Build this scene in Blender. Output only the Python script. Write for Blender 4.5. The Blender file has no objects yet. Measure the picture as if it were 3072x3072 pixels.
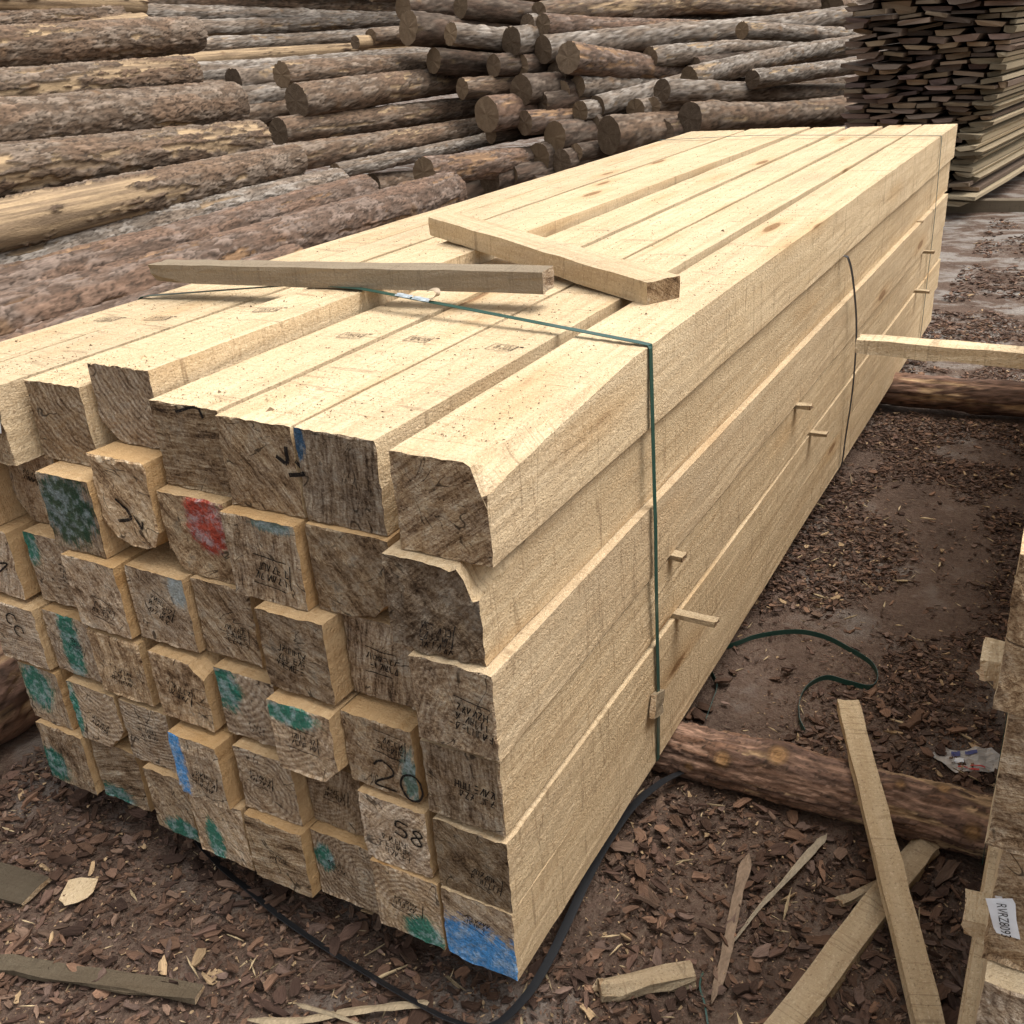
import bpy, math, random
import numpy as np
from mathutils import Vector, Matrix

# ------------------------------------------------------------------ camera, sky, sun, exposure
scene = bpy.context.scene
COL = scene.collection
cam_d = bpy.data.cameras.new("camera")
cam = bpy.data.objects.new("camera", cam_d)
COL.objects.link(cam)
cam.matrix_world = Matrix(((0.871512, -0.155521, 0.465059, 0.631901),
                           (0.485848, 0.402406, -0.775900, -0.961316),
                           (-0.066474, 0.902154, 0.426262, 1.383846),
                           (0, 0, 0, 1)))
cam_d.sensor_width = 36.0
cam_d.lens = 34.95
cam_d.clip_start = 0.02
cam_d.clip_end = 500.0
scene.camera = cam

SUN_ELEV, SUN_AZ = math.radians(66), math.radians(70)      # azimuth from +Y towards +X
world = bpy.data.worlds.new("World")
scene.world = world
world.use_nodes = True
wn = world.node_tree
wn.nodes.clear()
w_out = wn.nodes.new("ShaderNodeOutputWorld")
w_bg = wn.nodes.new("ShaderNodeBackground")
w_sky = wn.nodes.new("ShaderNodeTexSky")
w_sky.sky_type = 'NISHITA'
w_sky.sun_disc = False
w_sky.sun_elevation = SUN_ELEV
w_sky.sun_rotation = SUN_AZ
w_sky.dust_density = 5.0
w_sky.air_density = 1.0
w_sky.ozone_density = 1.0
w_hsv = wn.nodes.new("ShaderNodeHueSaturation")            # thin overcast: nearly neutral sky light
w_hsv.inputs['Saturation'].default_value = 0.18
w_bg.inputs['Strength'].default_value = 0.13
wn.links.new(w_sky.outputs[0], w_hsv.inputs['Color'])
wn.links.new(w_hsv.outputs[0], w_bg.inputs['Color'])
wn.links.new(w_bg.outputs[0], w_out.inputs['Surface'])

sun_d = bpy.data.lights.new("sun", 'SUN')
sun_d.energy = 1.5
sun_d.angle = math.radians(45)
sun_d.color = (1.0, 0.95, 0.89)
sun = bpy.data.objects.new("sun", sun_d)
COL.objects.link(sun)
sdir = Vector((math.sin(SUN_AZ) * math.cos(SUN_ELEV), math.cos(SUN_AZ) * math.cos(SUN_ELEV), math.sin(SUN_ELEV)))
sun.rotation_euler = sdir.to_track_quat('Z', 'Y').to_euler()
sun.location = sdir * 30

vs = scene.view_settings
vs.view_transform = 'Standard'
vs.look = 'None'
vs.exposure = 0.85
vs.gamma = 1.0
vs.use_curve_mapping = False

scene.cycles.max_bounces = 4
scene.cycles.diffuse_bounces = 3
scene.cycles.glossy_bounces = 2
GZ = -0.12                                                # ground level

# ------------------------------------------------------------------ vectorised noise
def _h(ix, iy, iz, seed):
    with np.errstate(over='ignore'):
        h = (ix.astype(np.int64) * 374761393 + iy.astype(np.int64) * 668265263 + iz.astype(np.int64) * 2147483647 + seed * 974634777) & 0xFFFFFFFF
        h = ((h ^ (h >> 13)) * 1274126177) & 0xFFFFFFFF
        h = ((h ^ (h >> 16)) * 2246822519) & 0xFFFFFFFF
        h = h ^ (h >> 15)
    return (h & 0xFFFFFF) / float(0xFFFFFF)

def vnoise(x, y, z, seed=0):
    x, y, z = np.broadcast_arrays(np.asarray(x, float), np.asarray(y, float), np.asarray(z, float))
    ix, iy, iz = np.floor(x).astype(np.int64), np.floor(y).astype(np.int64), np.floor(z).astype(np.int64)
    fx, fy, fz = x - ix, y - iy, z - iz
    fx, fy, fz = fx * fx * (3 - 2 * fx), fy * fy * (3 - 2 * fy), fz * fz * (3 - 2 * fz)
    r = 0
    for a in (0, 1):
        for b in (0, 1):
            for c in (0, 1):
                r = r + _h(ix + a, iy + b, iz + c, seed) * (fx if a else 1 - fx) * (fy if b else 1 - fy) * (fz if c else 1 - fz)
    return r

def fbm(x, y, z, seed=0, octv=4, gain=0.5):
    s, a, t = 0, 1.0, 0.0
    for o in range(octv):
        k = 2.03 ** o
        s = s + a * vnoise(np.asarray(x) * k, np.asarray(y) * k, np.asarray(z) * k, seed + o * 17)
        t += a
        a *= gain
    return s / t

def worley(u, v, nu, seed):
    iu, iv = np.floor(u).astype(np.int64), np.floor(v).astype(np.int64)
    d1 = np.full(u.shape, 9.0); d2 = d1.copy(); rnd = np.zeros(u.shape); ou = rnd.copy(); ov = rnd.copy()
    zz = np.zeros_like(iu)
    for du in (-1, 0, 1):
        for dv in (-1, 0, 1):
            cu, cv = iu + du, iv + dv
            w = np.mod(cu, nu)
            px = cu + 0.5 + (_h(w, cv, zz, seed) - 0.5) * 0.95
            pv = cv + 0.5 + (_h(w, cv, zz + 1, seed) - 0.5) * 0.95
            rr = _h(w, cv, zz + 2, seed)
            d = np.hypot(u - px, v - pv)
            near = d < d1
            d2 = np.where(near, d1, np.minimum(d2, d))
            rnd = np.where(near, rr, rnd); ou = np.where(near, u - px, ou); ov = np.where(near, v - pv, ov)
            d1 = np.where(near, d, d1)
    return d1, d2, rnd, ou, ov

def sstep(a, b, x):
    t = np.clip((x - a) / (b - a), 0, 1)
    return t * t * (3 - 2 * t)

# ------------------------------------------------------------------ object helpers
def mesh_np(name, V, polys, matidx=None, cols=None, smooth=False, loc=None):
    """polys: list of (n,k) int arrays; matidx: one int per array"""
    me = bpy.data.meshes.new(name)
    V = np.asarray(V, np.float32)
    me.vertices.add(len(V))
    me.vertices.foreach_set("co", V.ravel())
    loops = np.concatenate([np.asarray(p, np.int32).ravel() for p in polys])
    tot = np.concatenate([np.full(len(p), np.asarray(p).shape[1], np.int32) for p in polys])
    start = np.concatenate([[0], np.cumsum(tot)[:-1]]).astype(np.int32)
    me.loops.add(len(loops))
    me.loops.foreach_set("vertex_index", loops)
    me.polygons.add(len(tot))
    me.polygons.foreach_set("loop_start", start)
    me.polygons.foreach_set("loop_total", tot)
    if matidx is not None:
        me.polygons.foreach_set("material_index", np.concatenate([np.full(len(p), m, np.int32) for p, m in zip(polys, matidx)]))
    if cols is not None:
        at = me.attributes.new("col", 'FLOAT_COLOR', 'POINT')
        c = np.ones((len(V), 4), np.float32); c[:, :3] = cols
        at.data.foreach_set("color", c.ravel())
    if loc is not None:
        at = me.attributes.new("loc", 'FLOAT_VECTOR', 'POINT')
        at.data.foreach_set("vector", np.asarray(loc, np.float32).ravel())
    me.polygons.foreach_set("use_smooth", np.full(len(tot), bool(smooth)))
    me.update(calc_edges=True)
    me.validate(verbose=False)
    return me

def put(name, me, mats=(), loc=(0, 0, 0), rot=None, parent=None, label=None, cat=None, group=None, kind=None, tone=None):
    if mats and len(me.materials) == 0:
        for m in mats:
            me.materials.append(m)
    o = bpy.data.objects.new(name, me)
    COL.objects.link(o)
    o.location = loc
    if rot is not None:
        o.rotation_mode = 'QUATERNION' if len(rot) == 4 else 'XYZ'
        if len(rot) == 4: o.rotation_quaternion = rot
        else: o.rotation_euler = rot
    if parent: o.parent = parent
    tag(o, label, cat, group, kind)
    if tone is not None: o["tone"] = [float(t) for t in tone]
    return o

def tag(o, label=None, cat=None, group=None, kind=None):
    if label: o["label"] = label
    if cat: o["category"] = cat
    if group: o["group"] = group
    if kind: o["kind"] = kind

# ------------------------------------------------------------------ node helpers
class NT:
    def __init__(s, name, rough=0.85, spec=0.2):
        s.m = bpy.data.materials.new(name); s.m.use_nodes = True
        s.t = s.m.node_tree; s.b = s.t.nodes["Principled BSDF"]
        s.b.inputs['Roughness'].default_value = rough
        s.b.inputs['Specular IOR Level'].default_value = spec
    def n(s, ty, **props):
        k = s.t.nodes.new(ty)
        for a, v in props.items(): setattr(k, a, v)
        return k
    def L(s, a, b): s.t.links.new(a, b)
    def set(s, sock, v):
        if hasattr(v, 'is_linked') or isinstance(v, bpy.types.NodeSocket): s.L(v, sock)
        else: sock.default_value = v
    def objco(s): return s.n("ShaderNodeTexCoord").outputs['Object']
    def attr(s, name, ty='OBJECT', out='Vector'):
        a = s.n("ShaderNodeAttribute", attribute_type=ty, attribute_name=name)
        return a.outputs[out]
    def vm(s, op, a, b=None, out=0):
        k = s.n("ShaderNodeVectorMath", operation=op); s.set(k.inputs[0], a)
        if b is not None: s.set(k.inputs[3 if op == 'SCALE' else 1], b)
        return k.outputs[out]
    def ma(s, op, a, b=None, c=None, clamp=False):
        k = s.n("ShaderNodeMath", operation=op, use_clamp=clamp); s.set(k.inputs[0], a)
        if b is not None: s.set(k.inputs[1], b)
        if c is not None: s.set(k.inputs[2], c)
        return k.outputs[0]
    def sep(s, v):
        k = s.n("ShaderNodeSeparateXYZ"); s.L(v, k.inputs[0]); return k.outputs
    def comb(s, x, y, z):
        k = s.n("ShaderNodeCombineXYZ")
        for i, v in enumerate((x, y, z)): s.set(k.inputs[i], v)
        return k.outputs[0]
    def noise(s, v, scale, detail=3, rough=0.55, dist=0.0, stretch=None):
        if stretch is not None: v = s.vm('MULTIPLY', v, stretch)
        k = s.n("ShaderNodeTexNoise"); s.L(v, k.inputs['Vector'])
        k.inputs['Scale'].default_value = scale; k.inputs['Detail'].default_value = detail
        k.inputs['Roughness'].default_value = rough; k.inputs['Distortion'].default_value = dist
        return k.outputs[0]
    def voro(s, v, scale, stretch=None, feature='F1', out='Distance'):
        if stretch is not None: v = s.vm('MULTIPLY', v, stretch)
        k = s.n("ShaderNodeTexVoronoi", feature=feature); s.L(v, k.inputs['Vector'])
        k.inputs['Scale'].default_value = scale
        return k.outputs[out]
    def ramp(s, f, stops, interp='LINEAR'):
        k = s.n("ShaderNodeValToRGB"); s.set(k.inputs[0], f); e = k.color_ramp.elements
        k.color_ramp.interpolation = interp
        while len(e) < len(stops): e.new(0.5)
        for i, (p, c) in enumerate(stops):
            e[i].position = p
            e[i].color = (c, c, c, 1) if not hasattr(c, '__len__') else (*c, 1)
        return k.outputs[0]
    def mix(s, f, a, b, mode='MIX'):
        k = s.n("ShaderNodeMix", data_type='RGBA', blend_type=mode)
        s.set(k.inputs[0], f)
        for i, v in ((6, a), (7, b)):
            s.set(k.inputs[i], (*v, 1) if isinstance(v, tuple) and len(v) == 3 else v)
        return k.outputs[2]
    def rnd(s): return s.n("ShaderNodeObjectInfo").outputs['Random']
    def bump(s, h, strength, dist, nrm=None):
        k = s.n("ShaderNodeBump"); s.set(k.inputs['Height'], h)
        k.inputs['Strength'].default_value = strength; k.inputs['Distance'].default_value = dist
        if nrm is not None: s.L(nrm, k.inputs['Normal'])
        return k.outputs[0]
    def done(s, col, nrm=None, rough=None):
        s.set(s.b.inputs['Base Color'], (*col, 1) if isinstance(col, tuple) and len(col) == 3 else col)
        if nrm is not None: s.L(nrm, s.b.inputs['Normal'])
        if rough is not None: s.set(s.b.inputs['Roughness'], rough)
        return s.m

def mat_sawn():
    """freshly sawn pine, grain along local Y; object tone = (brightness, greyness, seed)"""
    k = NT("sawn_pine", 0.85, 0.1)
    tone = k.sep(k.attr("tone"))
    p = k.vm('ADD', k.objco(), k.comb(k.ma('MULTIPLY', tone[2], 3.7), k.ma('MULTIPLY', tone[2], 11.3), k.ma('MULTIPLY', tone[2], 5.1)))
    q = k.sep(k.objco())
    # annual rings round a slightly tilted pith give cathedral figure on the flat faces
    px = k.ma('ADD', q[0], k.ma('ADD', k.ma('MULTIPLY', k.ma('SUBTRACT', tone[2], .5), .22), k.ma('MULTIPLY', q[1], .012)))
    pz = k.ma('ADD', q[2], k.ma('ADD', k.ma('MULTIPLY', k.ma('FRACT', k.ma('MULTIPLY', tone[2], 7.3)), -.25), k.ma('MULTIPLY', q[1], -.008)))
    rad = k.ma('SQRT', k.ma('ADD', k.ma('MULTIPLY', px, px), k.ma('MULTIPLY', pz, pz)))
    wob = k.noise(p, 5, 2, .5, stretch=(1, .35, 1))
    rad = k.ma('ADD', rad, k.ma('MULTIPLY', wob, .06))
    ring = k.ma('POWER', k.ma('MULTIPLY_ADD', k.ma('SINE', k.ma('MULTIPLY', rad, 420.0)), .5, .5), 2.0)
    fib = k.noise(p, 1, 3, .7, stretch=(95, 5.5, 95))
    saw = k.noise(p, 1, 3, .75, stretch=(38, 150, 38))
    band = k.noise(p, 1, 2, .6, stretch=(1.2, 15, 1.2))
    sawl = k.noise(p, 1, 1, .5, dist=.25, stretch=(3.4, 30, 3.4))
    kerf = k.ramp(sawl, [(.0, 0), (.64, 0), (.665, 1), (.69, 0)])
    grit = k.noise(p, 240, 2, .75, stretch=(1, .7, 1))
    dash = k.noise(p, 1, 2, .6, dist=.15, stretch=(13, 125, 13))
    grain = k.noise(p, 1, 3, .6, dist=.4, stretch=(42, 1.1, 42))
    patch = k.noise(p, 1, 2, .6, stretch=(5, 1.6, 5))
    c = k.mix(wob, (.555, .415, .245), (.712, .572, .378))
    c = k.mix(k.ma('MULTIPLY', k.ramp(grain, [(.47, 0), (.62, 1)]), .50), c, (.47, .335, .19))
    c = k.mix(k.ma('MULTIPLY', k.ramp(patch, [(.53, 0), (.70, 1)]), .42), c, (.43, .33, .22))
    c = k.mix(k.ma('MULTIPLY', ring, .26), c, (.49, .345, .19))
    c = k.mix(k.ma('MULTIPLY', k.ramp(fib, [(.46, 0), (.72, 1)]), .28), c, (.40, .275, .155))
    c = k.mix(k.ma('MULTIPLY', k.ramp(band, [(.45, 0), (.7, 1)]), .32), c, (.48, .355, .215))
    c = k.mix(k.ma('MULTIPLY', k.ramp(saw, [(.51, 0), (.72, 1)]), .34), c, (.36, .255, .155))
    c = k.mix(k.ma('MULTIPLY', k.ramp(dash, [(.60, 0), (.67, 1)]), .36), c, (.28, .18, .095))
    c = k.mix(k.ma('MULTIPLY', kerf, .46), c, (.15, .095, .05))
    c = k.mix(k.ma('MULTIPLY', k.ramp(grit, [(.60, 0), (.70, 1)]), .62), c, (.20, .13, .07))
    c = k.mix(k.ma('MULTIPLY', k.ramp(grit, [(.30, 1), (.42, 0)]), .5), c, (.86, .71, .49))
    # knots with resinous halos
    kd = k.voro(p, 1, stretch=(7, 1.5, 7))
    kd = k.ma('ADD', kd, k.ma('MULTIPLY', fib, .05))
    halo = k.ramp(kd, [(.12, 1), (.36, 0)])
    knot = k.ramp(kd, [(.11, 1), (.145, 0)])
    c = k.mix(k.ma('MULTIPLY', halo, .40), c, (.44, .255, .10))
    c = k.mix(k.ma('MULTIPLY', knot, .8), c, (.19, .095, .04))
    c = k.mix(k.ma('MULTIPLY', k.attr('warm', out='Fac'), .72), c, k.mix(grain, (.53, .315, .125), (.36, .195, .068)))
    c = k.mix(tone[1], c, k.mix(fib, (.34, .285, .215), (.19, .155, .12)))
    c = k.mix(1.0, c, k.comb(tone[0], tone[0], tone[0]), 'MULTIPLY')
    h = k.ma('ADD', saw, k.ma('MULTIPLY', grit, 1.1))
    return k.done(c, k.bump(h, .75, .0035))

def mat_endgrain():
    """weathered cross-cut end in the local XZ plane. pith=(x,z,ring width) etone=(bright,grey,seed) sawang=saw line angle paint=(x,z,rx,rz)"""
    k = NT("weathered_end_grain", 0.92, 0.1)
    tone = k.sep(k.attr("etone")); pith = k.sep(k.attr("pith")); saw_a = k.attr("sawang", out='Fac'); mk = k.sep(k.attr("mixk"))
    q = k.sep(k.objco()); sd = k.ma('MULTIPLY', tone[2], 9.0)
    p2 = k.comb(q[0], sd, q[2])
    dx, dz = k.ma('SUBTRACT', q[0], pith[0]), k.ma('SUBTRACT', q[2], pith[1])
    blot = k.noise(p2, 17, 4, .62)
    blot2 = k.noise(k.vm('ADD', p2, (3, 7, 1)), 48, 4, .7)
    rad = k.ma('ADD', k.ma('SQRT', k.ma('ADD', k.ma('MULTIPLY', dx, dx), k.ma('MULTIPLY', dz, dz))), k.ma('MULTIPLY', blot, .022))
    ring = k.ma('MULTIPLY_ADD', k.ma('SINE', k.ma('MULTIPLY', rad, k.ma('DIVIDE', 6.283, pith[2]))), .5, .5)
    ringm = k.ramp(blot2, [(.40, 0), (.62, 1)])
    ca, sa = k.ma('COSINE', saw_a), k.ma('SINE', saw_a)
    u = k.ma('ADD', k.ma('MULTIPLY', q[0], ca), k.ma('MULTIPLY', q[2], sa))
    v = k.ma('SUBTRACT', k.ma('MULTIPLY', q[2], ca), k.ma('MULTIPLY', q[0], sa))
    streak = k.noise(k.comb(k.ma('MULTIPLY', u, 30), sd, k.ma('MULTIPLY', v, 230)), 1, 3, .68)
    streak2 = k.noise(k.comb(k.ma('MULTIPLY', u, 7), k.ma('ADD', sd, 4), k.ma('MULTIPLY', v, 60)), 1, 2, .6)
    crumb = k.noise(p2, 230, 3, .75)
    f = k.ma('MULTIPLY', mk[1], k.ma('ADD', k.ma('MULTIPLY', k.ma('SUBTRACT', streak, .5), .95), k.ma('MULTIPLY', k.ma('SUBTRACT', streak2, .5), .9)))
    f = k.ma('ADD', f, k.ma('MULTIPLY', k.ma('MULTIPLY', k.ma('SUBTRACT', ring, .5), k.ma('MULTIPLY_ADD', ringm, .8, .2)), mk[0]))
    f = k.ma('ADD', f, k.ma('MULTIPLY', k.ma('ADD', k.ma('SUBTRACT', blot, .5), k.ma('MULTIPLY', k.ma('SUBTRACT', blot2, .5), .6)), mk[2]))
    f = k.ma('ADD', f, k.ma('MULTIPLY', k.ma('SUBTRACT', crumb, .5), 1.3))
    f = k.ma('ADD', f, .56, clamp=True)
    warmc = k.ramp(f, [(.0, (.075, .046, .027)), (.25, (.225, .138, .074)), (.50, (.425, .285, .162)), (.76, (.61, .445, .272)), (1, (.76, .60, .40))])
    greyc = k.ramp(f, [(.0, (.072, .055, .041)), (.25, (.205, .160, .122)), (.50, (.395, .325, .257)), (.76, (.58, .50, .41)), (1, (.74, .67, .57))])
    c = k.mix(k.ma('MULTIPLY_ADD', tone[1], .62, k.ma('MULTIPLY_ADD', blot2, 1.3, -.75), clamp=True), warmc, greyc)
    mould = k.ramp(k.ma('ADD', k.ma('MULTIPLY', blot, .55), k.ma('MULTIPLY', blot2, .45)), [(.54, 0), (.66, 1)])
    c = k.mix(k.ma('MULTIPLY', mould, k.ma('MULTIPLY', mk[2], .42)), c, (.075, .052, .036))
    # radial checks
    ang = k.ma('ARCTAN2', dx, dz)
    crk = k.noise(k.comb(k.ma('MULTIPLY', ang, 2.6), sd, k.ma('MULTIPLY', rad, 9)), 1, 2, .5)
    crk = k.ramp(k.ma('ABSOLUTE', k.ma('SUBTRACT', crk, .5)), [(.0, 1), (.006, 1), (.012, 0)])
    crk = k.ma('MULTIPLY', crk, k.ramp(blot, [(.50, 0), (.56, 1)]))
    c = k.mix(k.ma('MULTIPLY', crk, .8), c, (.03, .02, .014))
    # sprayed lumber paint
    pa = k.n("ShaderNodeAttribute", attribute_type='OBJECT', attribute_name="paint")
    ps = k.sep(pa.outputs['Vector'])
    ex = k.ma('DIVIDE', k.ma('SUBTRACT', q[0], ps[0]), k.ma('ADD', ps[2], 1e-4))
    ez = k.ma('DIVIDE', k.ma('SUBTRACT', q[2], ps[1]), k.ma('ADD', pa.outputs['Alpha'], 1e-4))
    ed = k.ma('SQRT', k.ma('ADD', k.ma('MULTIPLY', ex, ex), k.ma('MULTIPLY', ez, ez)))
    ed = k.ma('ADD', ed, k.ma('ADD', k.ma('MULTIPLY', k.ma('SUBTRACT', blot2, .5), 1.3), k.ma('MULTIPLY', k.ma('SUBTRACT', streak, .5), 1.2)))
    pm = k.ma('MULTIPLY', k.ramp(k.ma('MULTIPLY', ed, .8), [(.68, 1), (1.0, 0)]), k.ma('GREATER_THAN', ps[2], .001))
    pc = k.attr("paintcol", out='Color')
    pc = k.mix(k.ma('MULTIPLY', k.ramp(blot2, [(.46, 0), (.60, 1)]), .8), pc, k.mix(.55, pc, (.72, .84, .90)))
    pc = k.mix(k.ma('MULTIPLY', k.ramp(crumb, [(.36, 1), (.5, 0)]), .45), pc, (.06, .07, .06))
    c = k.mix(k.ma('MULTIPLY', pm, .9), c, pc)
    c = k.mix(1.0, c, k.comb(tone[0], tone[0], tone[0]), 'MULTIPLY')
    h = k.ma('ADD', k.ma('MULTIPLY', streak, .8), k.ma('ADD', k.ma('MULTIPLY', crumb, 1.1), k.ma('MULTIPLY', ring, k.ma('MULTIPLY', mk[0], .6))))
    return k.done(c, k.bump(h, 1.0, .007))

def mat_vcol(name, scale=120, stretch=(1, .3, 1), amp=.5, bump=.5, dist=.003, rough=.9, spec=.15, loc=False):
    """colour from the mesh's own colour attribute, broken up by fibres"""
    k = NT(name, rough, spec)
    p = k.attr("loc", 'GEOMETRY', 'Vector') if loc else k.objco()
    c = k.attr("col", 'GEOMETRY', 'Color')
    a = k.noise(p, scale, 4, .65, stretch=stretch)
    b = k.noise(p, scale * .22, 3, .6, stretch=stretch)
    f = k.ma('ADD', k.ma('MULTIPLY', k.ma('SUBTRACT', a, .5), amp * 2), k.ma('MULTIPLY', k.ma('SUBTRACT', b, .5), amp * 1.2))
    g = k.ma('MAXIMUM', k.ma('ADD', f, 1.0), .15)
    c = k.mix(1.0, c, k.comb(g, g, g), 'MULTIPLY')
    return k.done(c, k.bump(a, bump, dist))

def mat_logend():
    k = NT("log_end_grain", .92, .1)
    p = k.objco(); q = k.sep(p); tone = k.sep(k.attr("tone"))
    warp = k.noise(p, 14, 3)
    rad = k.ma('ADD', k.ma('SQRT', k.ma('ADD', k.ma('MULTIPLY', q[0], q[0]), k.ma('MULTIPLY', q[2], q[2]))), k.ma('MULTIPLY', warp, .03))
    ring = k.ma('MULTIPLY_ADD', k.ma('SINE', k.ma('MULTIPLY', rad, 520)), .5, .5)
    ang = k.ma('ARCTAN2', q[0], q[2])
    crk = k.noise(k.comb(k.ma('MULTIPLY', ang, 2.0), k.ma('MULTIPLY', tone[2], 5), k.ma('MULTIPLY', rad, 6)), 1, 2)
    crk = k.ramp(k.ma('ABSOLUTE', k.ma('SUBTRACT', crk, .5)), [(.0, 1), (.006, .8), (.014, 0)])
    st = k.noise(p, 1, 3, .6, stretch=(18, 18, 160)); bl = k.noise(p, 16, 4, .6)
    f = k.ma('ADD', k.ma('MULTIPLY', ring, .14), k.ma('ADD', k.ma('MULTIPLY', st, .4), k.ma('MULTIPLY', bl, .5)))
    c = k.ramp(f, [(.25, (.05, .036, .026)), (.5, (.105, .076, .053)), (.75, (.19, .145, .102))])
    c = k.mix(k.ma('MULTIPLY', crk, .45), c, (.03, .022, .016))
    c = k.mix(tone[1], c, k.mix(.5, c, (.40, .27, .15)))
    c = k.mix(1.0, c, k.comb(tone[0], tone[0], tone[0]), 'MULTIPLY')
    return k.done(c, k.bump(f, .6, .006))

def mat_ground():
    k = NT("yard_soil", .95, .12)
    p = k.objco()
    big = k.noise(p, .9, 4, .6); mid = k.noise(p, 6, 5, .65); fine = k.noise(p, 70, 4, .7); grit = k.voro(p, 160)
    c = k.ramp(mid, [(.3, (.068, .044, .033)), (.55, (.118, .078, .058)), (.75, (.175, .125, .096))])
    c = k.mix(k.ramp(fine, [(.45, 0), (.75, .6)]), c, (.20, .15, .11))
    grey = k.ramp(k.ma('ADD', k.ma('MULTIPLY', big, .6), k.ma('MULTIPLY', mid, .4)), [(.53, 0), (.60, 1)])
    y = k.sep(p)[1]
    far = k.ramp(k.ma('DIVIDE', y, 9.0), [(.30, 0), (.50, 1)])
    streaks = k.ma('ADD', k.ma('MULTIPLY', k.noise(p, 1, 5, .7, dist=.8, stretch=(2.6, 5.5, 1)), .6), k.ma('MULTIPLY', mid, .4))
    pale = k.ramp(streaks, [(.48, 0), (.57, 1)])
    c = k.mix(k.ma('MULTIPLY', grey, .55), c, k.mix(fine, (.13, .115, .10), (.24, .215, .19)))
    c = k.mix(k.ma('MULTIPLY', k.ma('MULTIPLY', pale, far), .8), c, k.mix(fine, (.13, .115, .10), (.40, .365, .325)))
    h = k.ma('ADD', k.ma('MULTIPLY', fine, 1.0), k.ma('ADD', k.ma('MULTIPLY', mid, .8), k.ma('MULTIPLY', grit, .35)))
    return k.done(c, k.bump(h, .8, .012), k.ramp(grey, [(0, .95), (1, .9)]))

def mat_plain(name, col, rough=.5, spec=.4, scale=60, amp=.25, metal=0):
    k = NT(name, rough, spec)
    k.b.inputs['Metallic'].default_value = metal
    p = k.objco(); a = k.noise(p, scale, 3, .6)
    g = k.ma('MULTIPLY_ADD', k.ma('SUBTRACT', a, .5), amp * 2, 1.0)
    c = k.mix(1.0, (*col, 1), k.comb(g, g, g), 'MULTIPLY')
    return k.done(c, k.bump(a, .15, .001), k.ma('MULTIPLY_ADD', a, .25, rough - .12))

M_SAWN, M_END, M_LOGEND, M_GROUND = mat_sawn(), mat_endgrain(), mat_logend(), mat_ground()
M_BARK = mat_vcol("bark", 120, (1, .28, 1), .34, .7, .006)
M_CHIP = mat_vcol("bark_chips", 210, (1, .45, 1), .55, .7, .003)
M_LITTER = mat_vcol("bark_litter", 1.0, (45, 330, 60), .62, .8, .003, loc=True)
M_BOARD = mat_vcol("slab_wood", 90, (1, .06, 1), .5, .5, .003)
M_GREEN = mat_plain("green_strap", (.016, .062, .048), .34, .5, 40, .15)
M_BLACK = mat_plain("black_strap", (.018, .019, .021), .4, .5, 300, .3)
def mat_ink():
    k = NT("stamp_ink", .85, .1)
    a = k.noise(k.objco(), 240, 3, .7)
    k.L(k.ramp(a, [(.30, .15), (.42, .96)]), k.b.inputs['Alpha'])
    return k.done((.014, .012, .011))
M_INK = mat_ink()
M_SEAL = mat_plain("strap_seal", (.52, .58, .60), .42, .5, 150, .5, .6)
M_PAPER = mat_plain("paper_tag", (.76, .78, .80), .5, .4, 30, .06)
M_RED = mat_plain("red_print", (.50, .06, .05), .6, .2, 90, .5)
M_BLUEINK = mat_plain("blue_print", (.08, .09, .22), .6, .2, 90, .5)

# ------------------------------------------------------------------ ground
def gh(x, y):
    """ground height"""
    return GZ + (fbm(x * 1.3, y * 1.3, 0, 5, 3) - .5) * .05 + (fbm(x * 9, y * 9, 0, 9, 3) - .5) * .018

def axis(lo, hi, f0, f1, step):
    mid = list(np.arange(f0, f1, step))
    a, s = [], step
    v = f0
    while v > lo: s *= 1.18; v -= s; a.append(v)
    b, s, v = [], step, mid[-1]
    while v < hi: s *= 1.18; v += s; b.append(v)
    return np.array(a[::-1] + mid + b)

gx, gy = axis(-90, 90, -1.9, 1.1, .022), axis(-40, 140, -.9, 2.6, .022)
GX, GY = np.meshgrid(gx, gy)
gv = np.stack([GX.ravel(), GY.ravel(), gh(GX.ravel(), GY.ravel())], 1)
nxg, nyg = len(gx), len(gy)
ii = (np.arange(nyg - 1)[:, None] * nxg + np.arange(nxg - 1)[None, :]).ravel()
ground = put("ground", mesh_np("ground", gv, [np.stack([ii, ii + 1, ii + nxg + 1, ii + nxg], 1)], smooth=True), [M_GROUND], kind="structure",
             label="dark brown timber yard soil strewn with bark", cat="ground")

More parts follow.
